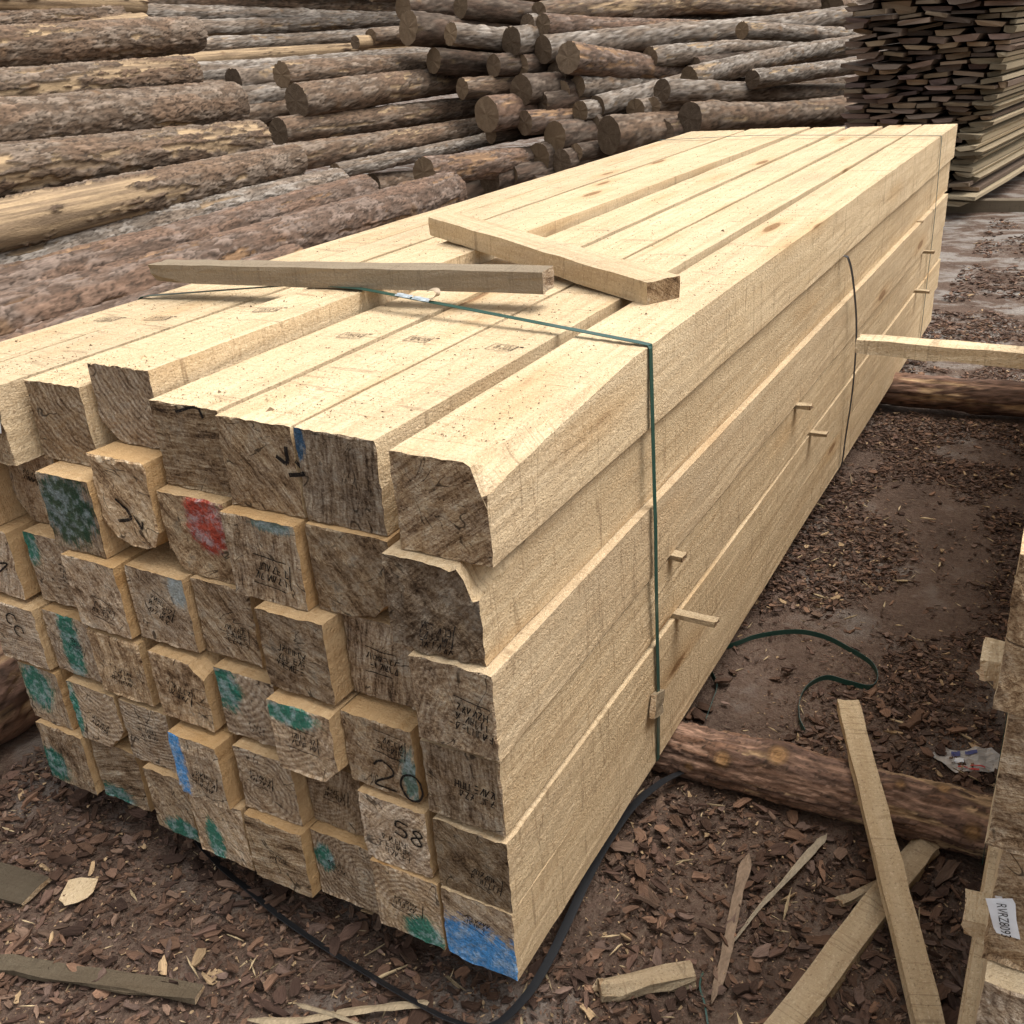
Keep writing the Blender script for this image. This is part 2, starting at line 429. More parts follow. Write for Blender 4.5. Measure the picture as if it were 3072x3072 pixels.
# ------------------------------------------------------------------ beams
def beam_mesh(name, w, h, L, seed, wanes=(), m=8, cap=1.0, step=.11, rough=1.0, back=True, split=False):
    """sawn timber: x -w/2..w/2, y 0..L, z 0..h. wanes: (side x +-1, side z +-1, width a, depth b, length, noise)"""
    ys = [0, .004, .012, .03, .055, .085, .12, .16]
    while ys[-1] + step < L - .05: ys.append(ys[-1] + step)
    ys = [y for y in ys if y < L - .01] + [L]
    ys = np.array(ys)
    t = np.linspace(0, 1, m + 1)[:-1]
    per = np.concatenate([np.stack([-w / 2 + w * t, np.zeros(m)], 1), np.stack([np.full(m, w / 2), h * t], 1),
                          np.stack([w / 2 - w * t, np.full(m, h)], 1), np.stack([np.full(m, -w / 2), h - h * t], 1)])
    side = np.repeat([0, 1, 2, 3], m)
    n = 4 * m
    X = np.repeat(per[None, :, 0], len(ys), 0); Z = np.repeat(per[None, :, 1], len(ys), 0); Yy = np.repeat(ys[:, None], n, 1)
    for (sx, sz, a, b, ln, nz) in wanes:
        fall = np.clip(1 - Yy / ln, 0, 1) ** .7 if ln > 0 else np.ones_like(Yy)
        jit = 1 + nz * (fbm(Yy * 22, X * 60, Z * 60, seed + 3, 3) - .5) * 2
        A, B = a * fall * jit + 1e-6, b * fall * jit + 1e-6
        ax = (w / 2 - X) if sx > 0 else (X + w / 2)
        bz = (h - Z) if sz > 0 else Z
        tb = (side[None] == (2 if sz > 0 else 0)) | (bz < 1e-6)
        drop = np.where(tb & (ax < A), B * np.clip(1 - ax / A, 0, 1) ** 1.25, 0)
        sd = (~tb) & (ax < 1e-6) & (bz < B)
        drop = np.where(sd, B - bz, drop)
        Z = Z - sz * drop
    j = .0009 * rough
    cx, cz = X / (w / 2), (Z - h / 2) / (h / 2)
    X = X + (vnoise(Yy * 30, Z * 90, cx * 2, seed) - .5) * 2 * j + (fbm(Yy * 1.1, 0, 0, seed + 7, 2) - .5) * .004
    Z = Z + (vnoise(Yy * 30, X * 90, cz * 2, seed + 5) - .5) * 2 * j
    for i_, a_ in enumerate((.0016, .0012, .0006)):           # frayed arrises at the cross-cut
        X[i_] += (fbm(X[0] * 130, Z[0] * 130, 0, seed + 41, 2, .7) - .5) * a_ * rough * 2
        Z[i_] += (fbm(X[0] * 130, Z[0] * 130, 5, seed + 43, 2, .7) - .5) * a_ * rough * 2
    Yy = Yy.copy()
    Yy[0] += (fbm(X[0] * 60, Z[0] * 60, 0, seed + 11, 3) - .5) * .007 * rough
    Yy[1] = np.maximum(Yy[1], Yy[0] + .002)
    V = [np.stack([X.ravel(), Yy.ravel(), Z.ravel()], 1)]
    R = len(ys)
    base = (np.arange(R - 1)[:, None] * n + np.arange(n)[None]).ravel()
    nxt = (np.arange(R - 1)[:, None] * n + (np.arange(n)[None] + 1) % n).ravel()
    quads = np.stack([base, nxt, nxt + n, base + n], 1)
    polys, mi = [quads], [0]
    cnt = R * n
    c0 = np.array([X[0].mean(), Z[0].mean()])
    prev = np.arange(n)
    for s in (.965, .86, .72, .56, .4, .24, .1):
        x = c0[0] + (X[0] - c0[0]) * s; z = c0[1] + (Z[0] - c0[1]) * s
        y = (fbm(x * 45, z * 45, 0, seed + 21, 4, .6) - .5) * .006 * cap + (fbm(x * 9, z * 9, 0, seed + 23, 2) - .5) * .006 * cap
        V.append(np.stack([x, y, z], 1))
        cur = np.arange(n) + cnt; cnt += n
        polys.append(np.stack([prev, cur, np.roll(cur, -1), np.roll(prev, -1)], 1)); mi.append(1)
        prev = cur
    V.append(np.array([[c0[0], 0, c0[1]]])); ctr = cnt; cnt += 1
    polys.append(np.stack([prev, np.full(n, ctr), np.roll(prev, -1)], 1)); mi.append(1)
    if back:
        V.append(np.array([[0, L, h / 2]]))
        last = np.arange(n) + (R - 1) * n
        polys.append(np.stack([last, np.roll(last, -1), np.full(n, cnt)], 1)); mi.append(1)
    V = np.concatenate(V)
    if not split: return mesh_np(name, V, polys, mi)
    ends = [np.asarray(p) for p, m_ in zip(polys, mi) if m_]
    body = mesh_np(name, V[:R * n], polys[:1])
    front = ends[:-1] if back else ends
    out = [body]
    for grp in (front, ends[-1:] if back else []):
        if not grp: continue
        idx = np.unique(np.concatenate([g.ravel() for g in grp])); mp = np.zeros(len(V), int); mp[idx] = np.arange(len(idx))
        out.append(mesh_np("cut_face", V[idx], [mp[g] for g in grp]))
    return out

ORD = ["first", "second", "third", "fourth", "fifth", "sixth", "seventh", "eighth"]
RNG = random.Random(11)

def beam(name, x0, x1, y0, z0, z1, y1, seed, label, group, wanes=(), tone=None, etone=None, pith=None, ang=None, paint=None, pcol=None, cap=1.0, step=.11, cat="timber", warm=0.0, mixk=None):
    me, ef, eb = beam_mesh(name, x1 - x0, z1 - z0, y1 - y0, seed, wanes, m=14, cap=cap, step=step, split=True)
    root = put(name, me, [M_SAWN], ((x0 + x1) / 2, y0, z0), label=label, cat=cat, group=group)
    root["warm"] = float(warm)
    o = put("cut_face", ef, [M_END], parent=root)
    back = put("cut_face", eb, [M_END], parent=root)
    r = random.Random(seed)
    root["tone"] = list(tone or (r.uniform(.94, 1.06), r.uniform(0, .04), r.random()))
    o["etone"] = list(etone or (r.uniform(.85, 1.1), r.uniform(.1, .9), r.random()))
    w, h = x1 - x0, z1 - z0
    o["pith"] = list(pith or (r.uniform(-.6, .6) * w, h / 2 + r.uniform(-.6, .6) * h, r.uniform(.007, .013)))
    o["sawang"] = float(ang if ang is not None else r.choice([r.uniform(-.4, .4), r.uniform(.6, 1.3), r.uniform(-1.3, -.6), 1.57]))
    o["paint"] = list(paint or (0, 0, 0, 0))
    o["paintcol"] = list(pcol or (0, .2, .15))
    o["mixk"] = list(mixk or r.choice([(.08, 1.0, 1.1), (.12, 1.3, .8), (.05, .8, 1.5), (.3, .9, .9)]))
    back["mixk"] = [.2, 1.0, 1.0]
    back["etone"] = [1.15, .3, r.random()]; back["pith"] = [.03, .1, .009]; back["sawang"] = 1.2; back["paint"] = [0, 0, 0, 0]; back["paintcol"] = [0, 0, 0]
    return root

GRN, BLU, RED = (.014, .20, .14), (.075, .36, .80), (.50, .07, .045)
ZL = {1: (.75, .899), 2: (.60, .748), 3: (.45, .598), 4: (.30, .439), 5: (.15, .289), 6: (0, .148)}
YE = {1: 4.40, 2: 4.39, 3: 4.35, 4: 4.34, 5: 4.38, 6: 4.25}
LAY = {
 1: [(-1.285, -1.145, .06), (-1.142, -1.003, .033), (-.986, -.84, .085), (-.832, -.683, .105), (-.662, -.51, .078), (-.494, -.345, .058), (-.338, -.19, .055), (-.148, .002, .03)],
 2: [(-1.285, -1.135, .0), (-1.125, -.975, .09), (-.95, -.812, .032), (-.808, -.672, .045), (-.664, -.514, .052), (-.497, -.347, .03), (-.336, -.185, .045), (-.168, -.010, .01)],
 3: [(-1.25, -1.1, .03), (-1.072, -.93, .05), (-.912, -.775, .013), (-.765, -.622, .028), (-.617, -.487, .042), (-.437, -.30, .007), (-.295, -.16, .05), (-.132, .007, -.005)],
 4: [(-1.21, -1.065, .015), (-1.056, -.925, .03), (-.905, -.768, .015), (-.735, -.605, .008), (-.585, -.45, .02), (-.43, -.30, -.015), (-.295, -.16, .01), (-.137, .001, .003)],
 5: [(-1.182, -1.06, .02), (-1.025, -.885, .015), (-.87, -.74, .015), (-.70, -.58, -.02), (-.558, -.425, .003), (-.42, -.30, .03), (-.28, -.148, 0), (-.13, .005, -.002)],
 6: [(-1.166, -1.025, .008), (-1.012, -.876, .02), (-.83, -.715, 0), (-.70, -.565, -.01), (-.553, -.417, -.015), (-.413, -.28, .008), (-.272, -.137, -.005), (-.13, .004, -.006)]}
# what sets single beam ends apart: (layer, column from the closed side) -> settings
G0, G1 = (1.0, .85), (1.0, .15)
SP = {
 (1, 1): dict(et=(.8, .2), d="whose end carries a torn barcode tag"),
 (1, 2): dict(et=(.80, .45), ang=-1.0, pith=(.10, .17, .012), d="whose grey-brown end is dusted with sawdust"),
 (1, 3): dict(et=(.92, .8), pith=(.12, .18, .011), ang=-.9, w=[(-1, -1, .05, .035, -1, .3)], d="standing proud of its neighbours"),
 (1, 4): dict(et=(0.68, .3), ang=.02, d="brown end with level saw lines, black stroke"),
 (1, 5): dict(et=(.78, .3), ang=-.9, pith=(.09, .14, .01), d="whose end shows a jagged black mark"),
 (1, 6): dict(et=(0.62, .85), ang=1.5, paint=(-.07, .13, .012, .03), pc=(.05, .16, .30), d="whose smooth dark end has a blue corner"),
 (1, 7): dict(et=(.92, .35), ang=.62, w=[(1, 1, .034, .045, .42, .5)], d="with a chamfered corner and slanting saw lines"),
 (2, 1): dict(et=(.95, .45), w=[(1, -1, .08, .06, -1, .3), (-1, -1, .04, .04, -1, .3)], d="set back with a rounded underside"),
 (2, 2): dict(et=(.72, .6), paint=(-.01, .085, .07, .07), pc=(.045, .11, .065), d="with a moss green sprayed end"),
 (2, 3): dict(et=(1.25, .2), cap=2.2, z0=.632, z1=.797, w=[(-1, -1, .05, .05, -1, .25), (1, -1, .03, .04, -1, .25)], d="thicker, with black strokes on its end"),
 (2, 4): dict(et=(.95, .05), cap=2.4, ang=-.8, paint=(.03, .105, .045, .05), pc=RED, w=[(-1, -1, .04, .04, .3, .3)], d="with red paint on its crumbly end"),
 (2, 5): dict(et=(.88, .6), ang=1.5, paint=(.03, .14, .04, .012), pc=(.20, .30, .26), d="with a faint green top edge"),
 (2, 6): dict(et=(0.66, .35), ang=-.9, w=[(1, -1, .07, .05, -1, .3)], d="with a dark end rounded underneath"),
 (2, 7): dict(et=(0.56, .75), cap=3.0, ang=.75, w=[(1, 1, .075, .055, .16, .9)], d="with a splintered broken corner"),
 (3, 0): dict(et=(1.25, .95), d="with black handwriting on its pale end"),
 (3, 1): dict(et=(1.0, .8), paint=(-.065, .13, .025, .05), pc=GRN, ang=-.8, d="with a green painted end edge"),
 (3, 2): dict(et=(1.25, .75), ang=-.9, d="with a pale mottled end"),
 (3, 3): dict(et=(1.0, .8), ang=-.85, paint=(.05, .12, .02, .03), pc=(.45, .50, .48), d="with a split grey end"),
 (3, 4): dict(et=(.85, .5), d="with an even brown end"),
 (3, 5): dict(et=(0.72, .55), ang=-.4, d="with a dark end and a black stamp"),
 (3, 6): dict(et=(.90, .7), ang=1.45, d="with a recessed end bearing a boxed stamp"),
 (3, 7): dict(et=(.88, .6), ang=1.2, d="with a smooth end stamped near its outer edge"),
 (4, 0): dict(et=(1.15, .95), ang=.05, d="with handwriting on its grey end"),
 (4, 1): dict(et=(1.0, .9), ang=-1.0, paint=(.0, .075, .028, .09), pc=GRN, d="with a green stripe down its end"),
 (4, 2): dict(et=(1.2, .25), cap=1.6, d="with a warm brown stamped end"),
 (4, 3): dict(et=(1.18, .3), cap=1.8, w=[(1, 1, .03, .03, .1, .8)], d="with rough tan end and chipped corner"),
 (4, 4): dict(et=(1.0, .9), pith=(-.05, .16, .012), ang=-.9, paint=(-.045, .10, .03, .045), pc=GRN, d="with green arcs on its ringed end"),
 (4, 5): dict(et=(1.22, .6), paint=(-.02, .12, .055, .022), pc=GRN, ang=-.8, w=[(1, -1, .04, .03, -1, .3)], d="with green upper edge and printed stamp"),
 (4, 6): dict(et=(.88, .45), ang=1.2, paint=(.055, .05, .015, .05), pc=(.14, .25, .20), d="with a large handwritten 20"),
 (4, 7): dict(et=(0.68, .55), d="with a dark brown end bearing a boxed stamp"),
 (5, 0): dict(et=(.95, .7), paint=(-.015, .09, .04, .055), pc=GRN, ang=1.4, d="with a green streaked end"),
 (5, 1): dict(et=(1.15, .75), pith=(.02, .16, .011), paint=(-.062, .07, .012, .06), pc=GRN, ang=-.7, w=[(1, -1, .05, .06, -1, .4)], d="with a green edge and curved rings"),
 (5, 2): dict(et=(.98, .9), pith=(.0, .20, .008), ang=.0, d="with a grey end of level growth rings"),
 (5, 3): dict(et=(1.05, .7), paint=(-.048, .08, .018, .075), pc=BLU, d="with bright blue paint down its end"),
 (5, 4): dict(et=(1.0, .7), pith=(-.02, .05, .010), ang=-.8, d="with rounded rings and a stamp"),
 (5, 5): dict(et=(0.75, .5), ang=1.4, d="with a recessed dark stamped end"),
 (5, 6): dict(et=(1.38, .9), w=[(1, -1, .03, .02, .05, .9)], d="with 58 handwritten on its pale end"),
 (5, 7): dict(et=(0.56, .35), ang=-.8, d="with a blackened end"),
 (6, 0): dict(et=(.85, .55), paint=(-.045, .045, .04, .04), pc=GRN, d="with a green smear on its end"),
 (6, 1): dict(et=(.75, .5), paint=(-.03, .01, .05, .022), pc=GRN, ang=.3, d="with a sunken dark end edged green below"),
 (6, 2): dict(et=(.92, .5), paint=(.02, .02, .05, .022), pc=GRN, ang=-.8, d="with deep green along its lower edge"),
 (6, 3): dict(et=(1.25, .55), ang=-1.1, paint=(-.02, .035, .02, .05), pc=GRN, d="with slanting green strokes on its end"),
 (6, 4): dict(et=(0.9, .3), ang=.12, d="with dark level bands across its end"),
 (6, 5): dict(et=(.90, .7), pith=(.04, .08, .009), paint=(-.045, .09, .02, .03), pc=GRN, d="with green flecks over concentric rings"),
 (6, 6): dict(et=(1.18, .5), pith=(.02, .03, .010), paint=(.03, .018, .036, .036), pc=GRN, d="with rippled rings and a green patch below"),
 (6, 7): dict(et=(1.0, .65), paint=(-.01, .022, .115, .064), pc=BLU, ang=-.5, d="whose end is half covered in bright blue paint"),
}
RG, SA, BL_ = (.42, .7, .8), (.05, 1.5, .8), (.06, .9, 1.7)   # ring, saw line and blotch dominated ends
MK = {k_: RG for k_ in ((5, 2), (5, 1), (4, 4), (6, 6), (6, 5), (1, 3), (1, 2), (5, 4), (4, 5))}
MK.update({k_: SA for k_ in ((1, 4), (1, 7), (6, 4), (2, 5), (3, 6), (4, 7), (1, 5), (4, 0), (3, 4), (6, 1), (1, 6), (6, 7))})
MK.update({k_: BL_ for k_ in ((2, 6), (5, 7), (3, 5), (2, 7), (6, 0), (2, 2), (3, 2), (2, 4), (4, 3), (5, 0))})
LNAME = {1: "top layer", 2: "second layer down", 3: "third layer down", 4: "fourth layer down", 5: "fifth layer down", 6: "bottom layer"}
BEAMS = {}
for ly, row in LAY.items():
    for ci, (x0, x1, y0) in enumerate(row):
        z0, z1 = ZL[ly]
        s = SP.get((ly, ci), {})
        if (ly, ci) == (1, 3): z0, z1 = .799, .938
        z0, z1 = s.get('z0', z0), s.get('z1', z1)
        r = random.Random(ly * 31 + ci)
        et = s.get('et')
        nth = 7 - ci
        pos = ("outermost" if nth == 0 else ORD[nth] + " from strapped side") if nth < 7 else "innermost beside the logs"
        lab = "timber, %s, %s, %s" % (pos, LNAME[ly], s.get('d', "with a plain sawn end"))
        assert len(lab.split()) <= 16, lab
        BEAMS[(ly, ci)] = beam("squared_timber", x0, x1, y0, z0, z1, YE[ly] + r.uniform(-.05, .05), ly * 100 + ci, lab, "timbers in the strapped stack",
                               wanes=s.get('w', ()), etone=(et[0], et[1], r.random()) if et else None, pith=s.get('pith'), ang=s.get('ang'),
                               paint=s.get('paint'), pcol=s.get('pc'), mixk=MK.get((ly, ci)), cap=s.get('cap', 1.2),
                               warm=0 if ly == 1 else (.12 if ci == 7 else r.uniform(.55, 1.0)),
                               tone=(r.uniform(.93, 1.06), r.uniform(0, .03) + (.16 if (ly, ci) == (3, 7) else 0), r.random()))

BEAMS[(1, 3)].rotation_euler.x = BEAMS[(2, 3)].rotation_euler.x = -.0085   # their far ends sit lower

BEAMS[(1, 6)].rotation_euler.z = -.0075; BEAMS[(1, 5)].rotation_euler.z = -.0035   # top timbers close up towards the far end

# second strapped stack beside the camera's right hand
for k in range(7):
    z1 = 1.0 - .15 * k; z0 = z1 - .147
    if k == 6: z0, z1 = -.045, .097
    xo = [.622, .634, .647, .652, .64, .645, .64][k]
    yo = [-.185, -.18, -.165, -.19, -.18, -.17, -.18][k]
    for c in range(2):
        lab = "timber in the neighbouring stack, %s, %s" % (["top course", "second course", "third course with a paper tag", "fourth course with a grey ringed end", "fifth course", "sixth course", "bottom course"][k], ["on its near face", "behind the near face"][c])
        beam("squared_timber", xo + c * .152, xo + c * .152 + .148, yo + c * .02, z0, z1, 3.6, 900 + k * 5 + c, lab, "timbers in the neighbouring stack",
             etone=([1.0, .95, 1.0, 1.1, .9, .9, .9][k], [.2, .5, .25, .95, .5, .5, .5][k], .1 * k + .03), cap=2.0, step=.25, mixk=[(.3, .8, .8), (.05, 1.5, .8), (.05, .9, 1.3), (.45, .6, .9), None, None, None][k],
             pith=[(.06, .1, .012), (.1, .2, .012), (0, .05, .01), (.02, .14, .012), None, None, None][k], ang=[.9, .15, .4, -.3, .2, .2, .2][k])

# ------------------------------------------------------------------ logs
PAL = dict(bark=((.212, .164, .124), (.150, .104, .071), (.185, .120, .078)), grey=((.275, .240, .203), (.195, .158, .125), (.20, .150, .11)),
           red=((.195, .145, .115), (.145, .097, .070), (.185, .115, .078)), dark=((.135, .104, .08), (.09, .065, .048), (.125, .082, .058)), bast=((.245, .155, .115), (.18, .11, .08), (.26, .145, .09)))
PAL['peel'] = PAL['half'] = PAL['peelhalf'] = PAL['bark']
THR = dict(bark=.67, grey=.69, red=.63, dark=.72, half=.565, peel=.30, peelhalf=.55, bast=.50)

def log_mesh(name, L, r0, r1, seed, style='bark', nA=64, nL=120, knots=6, bend=.02, flake=.02, thick=.012, kn=()):
    th = np.linspace(0, 2 * np.pi, nA, endpoint=False); s = np.linspace(0, L, nL)
    T, S = np.meshgrid(th, s)
    ct, st = np.cos(T), np.sin(T)
    rb = r0 + (r1 - r0) * S / L
    nu = max(9, int(2 * np.pi * (r0 + r1) / 2 / flake))
    wu = (fbm(ct * 6, S * 14, st * 6, seed, 3) - .5) * 1.6; wv = (fbm(ct * 6, S * 14, st * 6, seed + 50, 3) - .5) * 1.3
    wu2 = (fbm(ct * r0 * 90, S * 55, st * r0 * 90, seed + 150, 2) - .5) * .75; wv2 = (fbm(ct * r0 * 90, S * 55, st * r0 * 90, seed + 160, 2) - .5) * .8
    u = T / (2 * np.pi) * nu + wu + wu2; v = S / (flake * 3.0) + wv + wv2
    d1, d2, rnd, ou, ov = worley(u, v, nu, seed + 3)
    e1, e2, rnd2, pu, pv = worley(u * 2.0, v * 1.8, nu * 2, seed + 8)
    gap = sstep(.0, .13, d2 - d1); gap2 = sstep(.0, .12, e2 - e1)
    plate = .45 * rnd + .35 * np.clip(ov + .5, 0, 1) + .2 * np.clip(ou + .5, 0, 1)
    plate = plate * (.35 + .65 * gap) + .22 * rnd2 * gap2
    big = fbm(ct * 1.6, S * 1.5, st * 1.6, seed + 31, 3); med = fbm(ct * 5, S * 6, st * 5, seed + 37, 3)
    pf = .62 * big + .38 * med + .16 * (rnd - .5) + .05 * (rnd2 - .5)
    thr = THR[style]
    if style == 'peelhalf': pf = pf + .20 * np.clip((S / L - .36) * 9, -1, 1)
    peel = sstep(thr - .015, thr + .015, pf)
    bt = thick * (1 - peel) * (.25 + .9 * plate)
    fine = (fbm(ct * r0 * 260, S * 110, st * r0 * 260, seed + 61, 3) - .5) * .004 * (1 - .6 * peel)
    lump = (fbm(ct * 1.3, S * 1.2, st * 1.3, seed + 71, 2) - .5) * .10 * rb + (fbm(ct * 3, S * 3.5, st * 3, seed + 73, 2) - .5) * .05 * rb
    R = rb + bt + fine + lump
    pal = PAL[style]
    g = fbm(ct * 2.2, S * 2.4, st * 2.2, seed + 81, 3)[..., None]
    mm = sstep(.36, .62, .55 * med + .45 * rnd)[..., None]
    c = np.array(pal[0]) * mm + np.array(pal[1]) * (1 - mm)
    gg = sstep(.50, .62, g) * .8
    c = c * (1 - gg) + np.array(pal[2]) * gg
    stq = fbm(ct * r0 * 240, S * 16, st * r0 * 240, seed + 171, 3)[..., None]
    c = c * (.50 + .75 * plate[..., None]) * (.50 + 1.0 * stq)
    crev = (1 - gap)[..., None] * (.60 + .35 * rnd2[..., None]) + (1 - gap2)[..., None] * .34
    crev = np.clip(crev, 0, 1)
    c = c * (1 - crev) + np.array((.055, .040, .030)) * crev
    pl = fbm(ct * 7, S * 2.2, st * 7, seed + 91, 4)[..., None]
    pl = sstep(.3, .7, pl)
    pc = np.array((.40, .285, .168)) * (1 - pl) + np.array((.205, .145, .092)) * pl
    pc = pc * (.75 + .5 * fbm(ct * 30, S * 9, st * 30, seed + 95, 2)[..., None])
    if style == 'bast':
        tb = sstep(.54, .60, fbm(ct * 2.2, S * 3.6, st * 2.2, seed + 201, 3))[..., None]; db = sstep(.5, .7, fbm(ct * 4, S * 2.5, st * 4, seed + 211, 3))[..., None]
        fs = sstep(.25, .75, fbm(ct * r0 * 300, S * 40, st * r0 * 300, seed + 221, 5, .7))[..., None]
        bc = np.array((.30, .185, .128)) * (1 - db) + np.array((.155, .096, .068)) * db
        pc = (bc * (1 - tb) + np.array((.42, .285, .165)) * tb) * (.5 + 1.0 * fs)
        R = R + (fbm(ct * r0 * 150, S * 22, st * r0 * 150, seed + 231, 5, .65) - .5) * .014
    if style == 'red': pc = pc * np.array((.85, .74, .70))
    if style == 'dark': pc = pc * .5
    edge = (np.exp(-((pf - thr) / .016) ** 2))[..., None]
    pk = peel[..., None]
    c = c * (1 - pk) + pc * pk
    c = c * (1 - .35 * edge)
    rr = random.Random(seed)
    for k in range(knots + len(kn)):
        a0, s0, kr = rr.uniform(0, 2 * math.pi), rr.uniform(.03, .97) * L, rr.uniform(.022, .045) * min(1.3, r0 / .1)
        if k >= knots: a0, s0, kr = kn[k - knots]
        da = np.angle(np.exp(1j * (T - a0))) * rb
        dd = np.hypot(da, (S - s0) * .8)
        R = R + (.5 if k < knots else .8) * kr * np.exp(-(dd / (kr * 1.5)) ** 2) - .3 * kr * np.exp(-(dd / (kr * .45)) ** 2)
        w = np.exp(-(dd / (kr * .8)) ** 4)[..., None] * .8
        kc = np.array((.17, .105, .06)) * (.7 + .6 * np.sin(dd / kr * 9)[..., None] ** 2)
        if k >= knots or style == 'bast': kc = np.array((.045, .028, .02)) * (1 - np.exp(-(dd / (kr * .55)) ** 4)[..., None]) + np.array((.40, .23, .10)) * np.exp(-(dd / (kr * .55)) ** 4)[..., None] * (.6 + .5 * np.sin(dd / kr * 14)[..., None] ** 2)
        c = c * (1 - w) + kc * w
    bx = bend * (np.sin(S / L * math.pi * rr.uniform(.8, 1.6) + rr.uniform(0, 6)) - 0) ; bz = bend * .6 * np.sin(S / L * math.pi * rr.uniform(.8, 1.6) + rr.uniform(0, 6))
    bx = bx - bx[0]; bz = bz - bz[0]
    Yc = S + 0
    # chamfered, slightly ragged ends
    R[0] *= .985; R[-1] *= .985
    Yc[0] += (fbm(ct[0] * 3, 0, st[0] * 3, seed + 5, 2) - .5) * .012
    V = np.stack([(R * ct + bx).ravel(), Yc.ravel(), (R * st + bz).ravel()], 1)
    base = (np.arange(nL - 1)[:, None] * nA + np.arange(nA)[None]).ravel()
    nxt = (np.arange(nL - 1)[:, None] * nA + (np.arange(nA)[None] + 1) % nA).ravel()
    polys, mi = [np.stack([base, base + nA, nxt + nA, nxt], 1)], [0]
    Vs, Cs, cnt = [V], [np.clip(c, .01, .9).reshape(-1, 3)], nA * nL
    for e, sgn in ((0, -1), (nL - 1, 1)):
        ring = np.arange(nA) + e * nA
        ctr = np.array([bx[e, 0], 0, bz[e, 0]])
        prev = ring
        for f in (.93, .55, .2):
            q = V[ring].copy()
            q[:, 0] = ctr[0] + (q[:, 0] - ctr[0]) * f; q[:, 2] = ctr[2] + (q[:, 2] - ctr[2]) * f
            q[:, 1] += sgn * .004 * (1 - f) + (vnoise(q[:, 0] * 40, q[:, 2] * 40, 0, seed + e) - .5) * .004
            cur = np.arange(nA) + cnt; cnt += nA
            Vs.append(q); Cs.append(np.full((nA, 3), .25))
            a = np.stack([prev, np.roll(prev, -1), np.roll(cur, -1), cur], 1)
            polys.append(a if sgn < 0 else a[:, ::-1]); mi.append(1)
            prev = cur
        Vs.append(np.array([[ctr[0], V[ring][:, 1].mean() + sgn * .004, ctr[2]]])); Cs.append(np.full((1, 3), .25))
        a = np.stack([prev, np.roll(prev, -1), np.full(nA, cnt)], 1); cnt += 1
        polys.append(a if sgn < 0 else a[:, ::-1]); mi.append(1)
    V, C3 = np.concatenate(Vs), np.concatenate(Cs)
    out = [mesh_np(name, V[:nA * nL], polys[:1], None, C3[:nA * nL], smooth=True)]
    for grp in (polys[1:5], polys[5:9]):
        idx = np.unique(np.concatenate([g.ravel() for g in grp])); mp = np.zeros(len(V), int); mp[idx] = np.arange(len(idx))
        out.append(mesh_np("cut_face", V[idx], [mp[g] for g in grp], smooth=True))
    return out

def log(name, Q, d, L, r0, r1, style, seed, label, group=None, nA=64, nL=120, etone=None, cat="log", **kw):
    me, ea, eb = log_mesh(name, L, r0, r1, seed, style, nA, nL, **kw)
    q = Vector(d).to_track_quat('Y', 'Z')
    r = random.Random(seed)
    o = put(name, me, [M_BARK], Q, tuple(q), label=label, cat=cat, group=group)
    for e in (ea, eb): put("cut_face", e, [M_LOGEND], parent=o, tone=etone or (r.uniform(.75, 1.25), r.uniform(0, .7), r.random()))
    return o

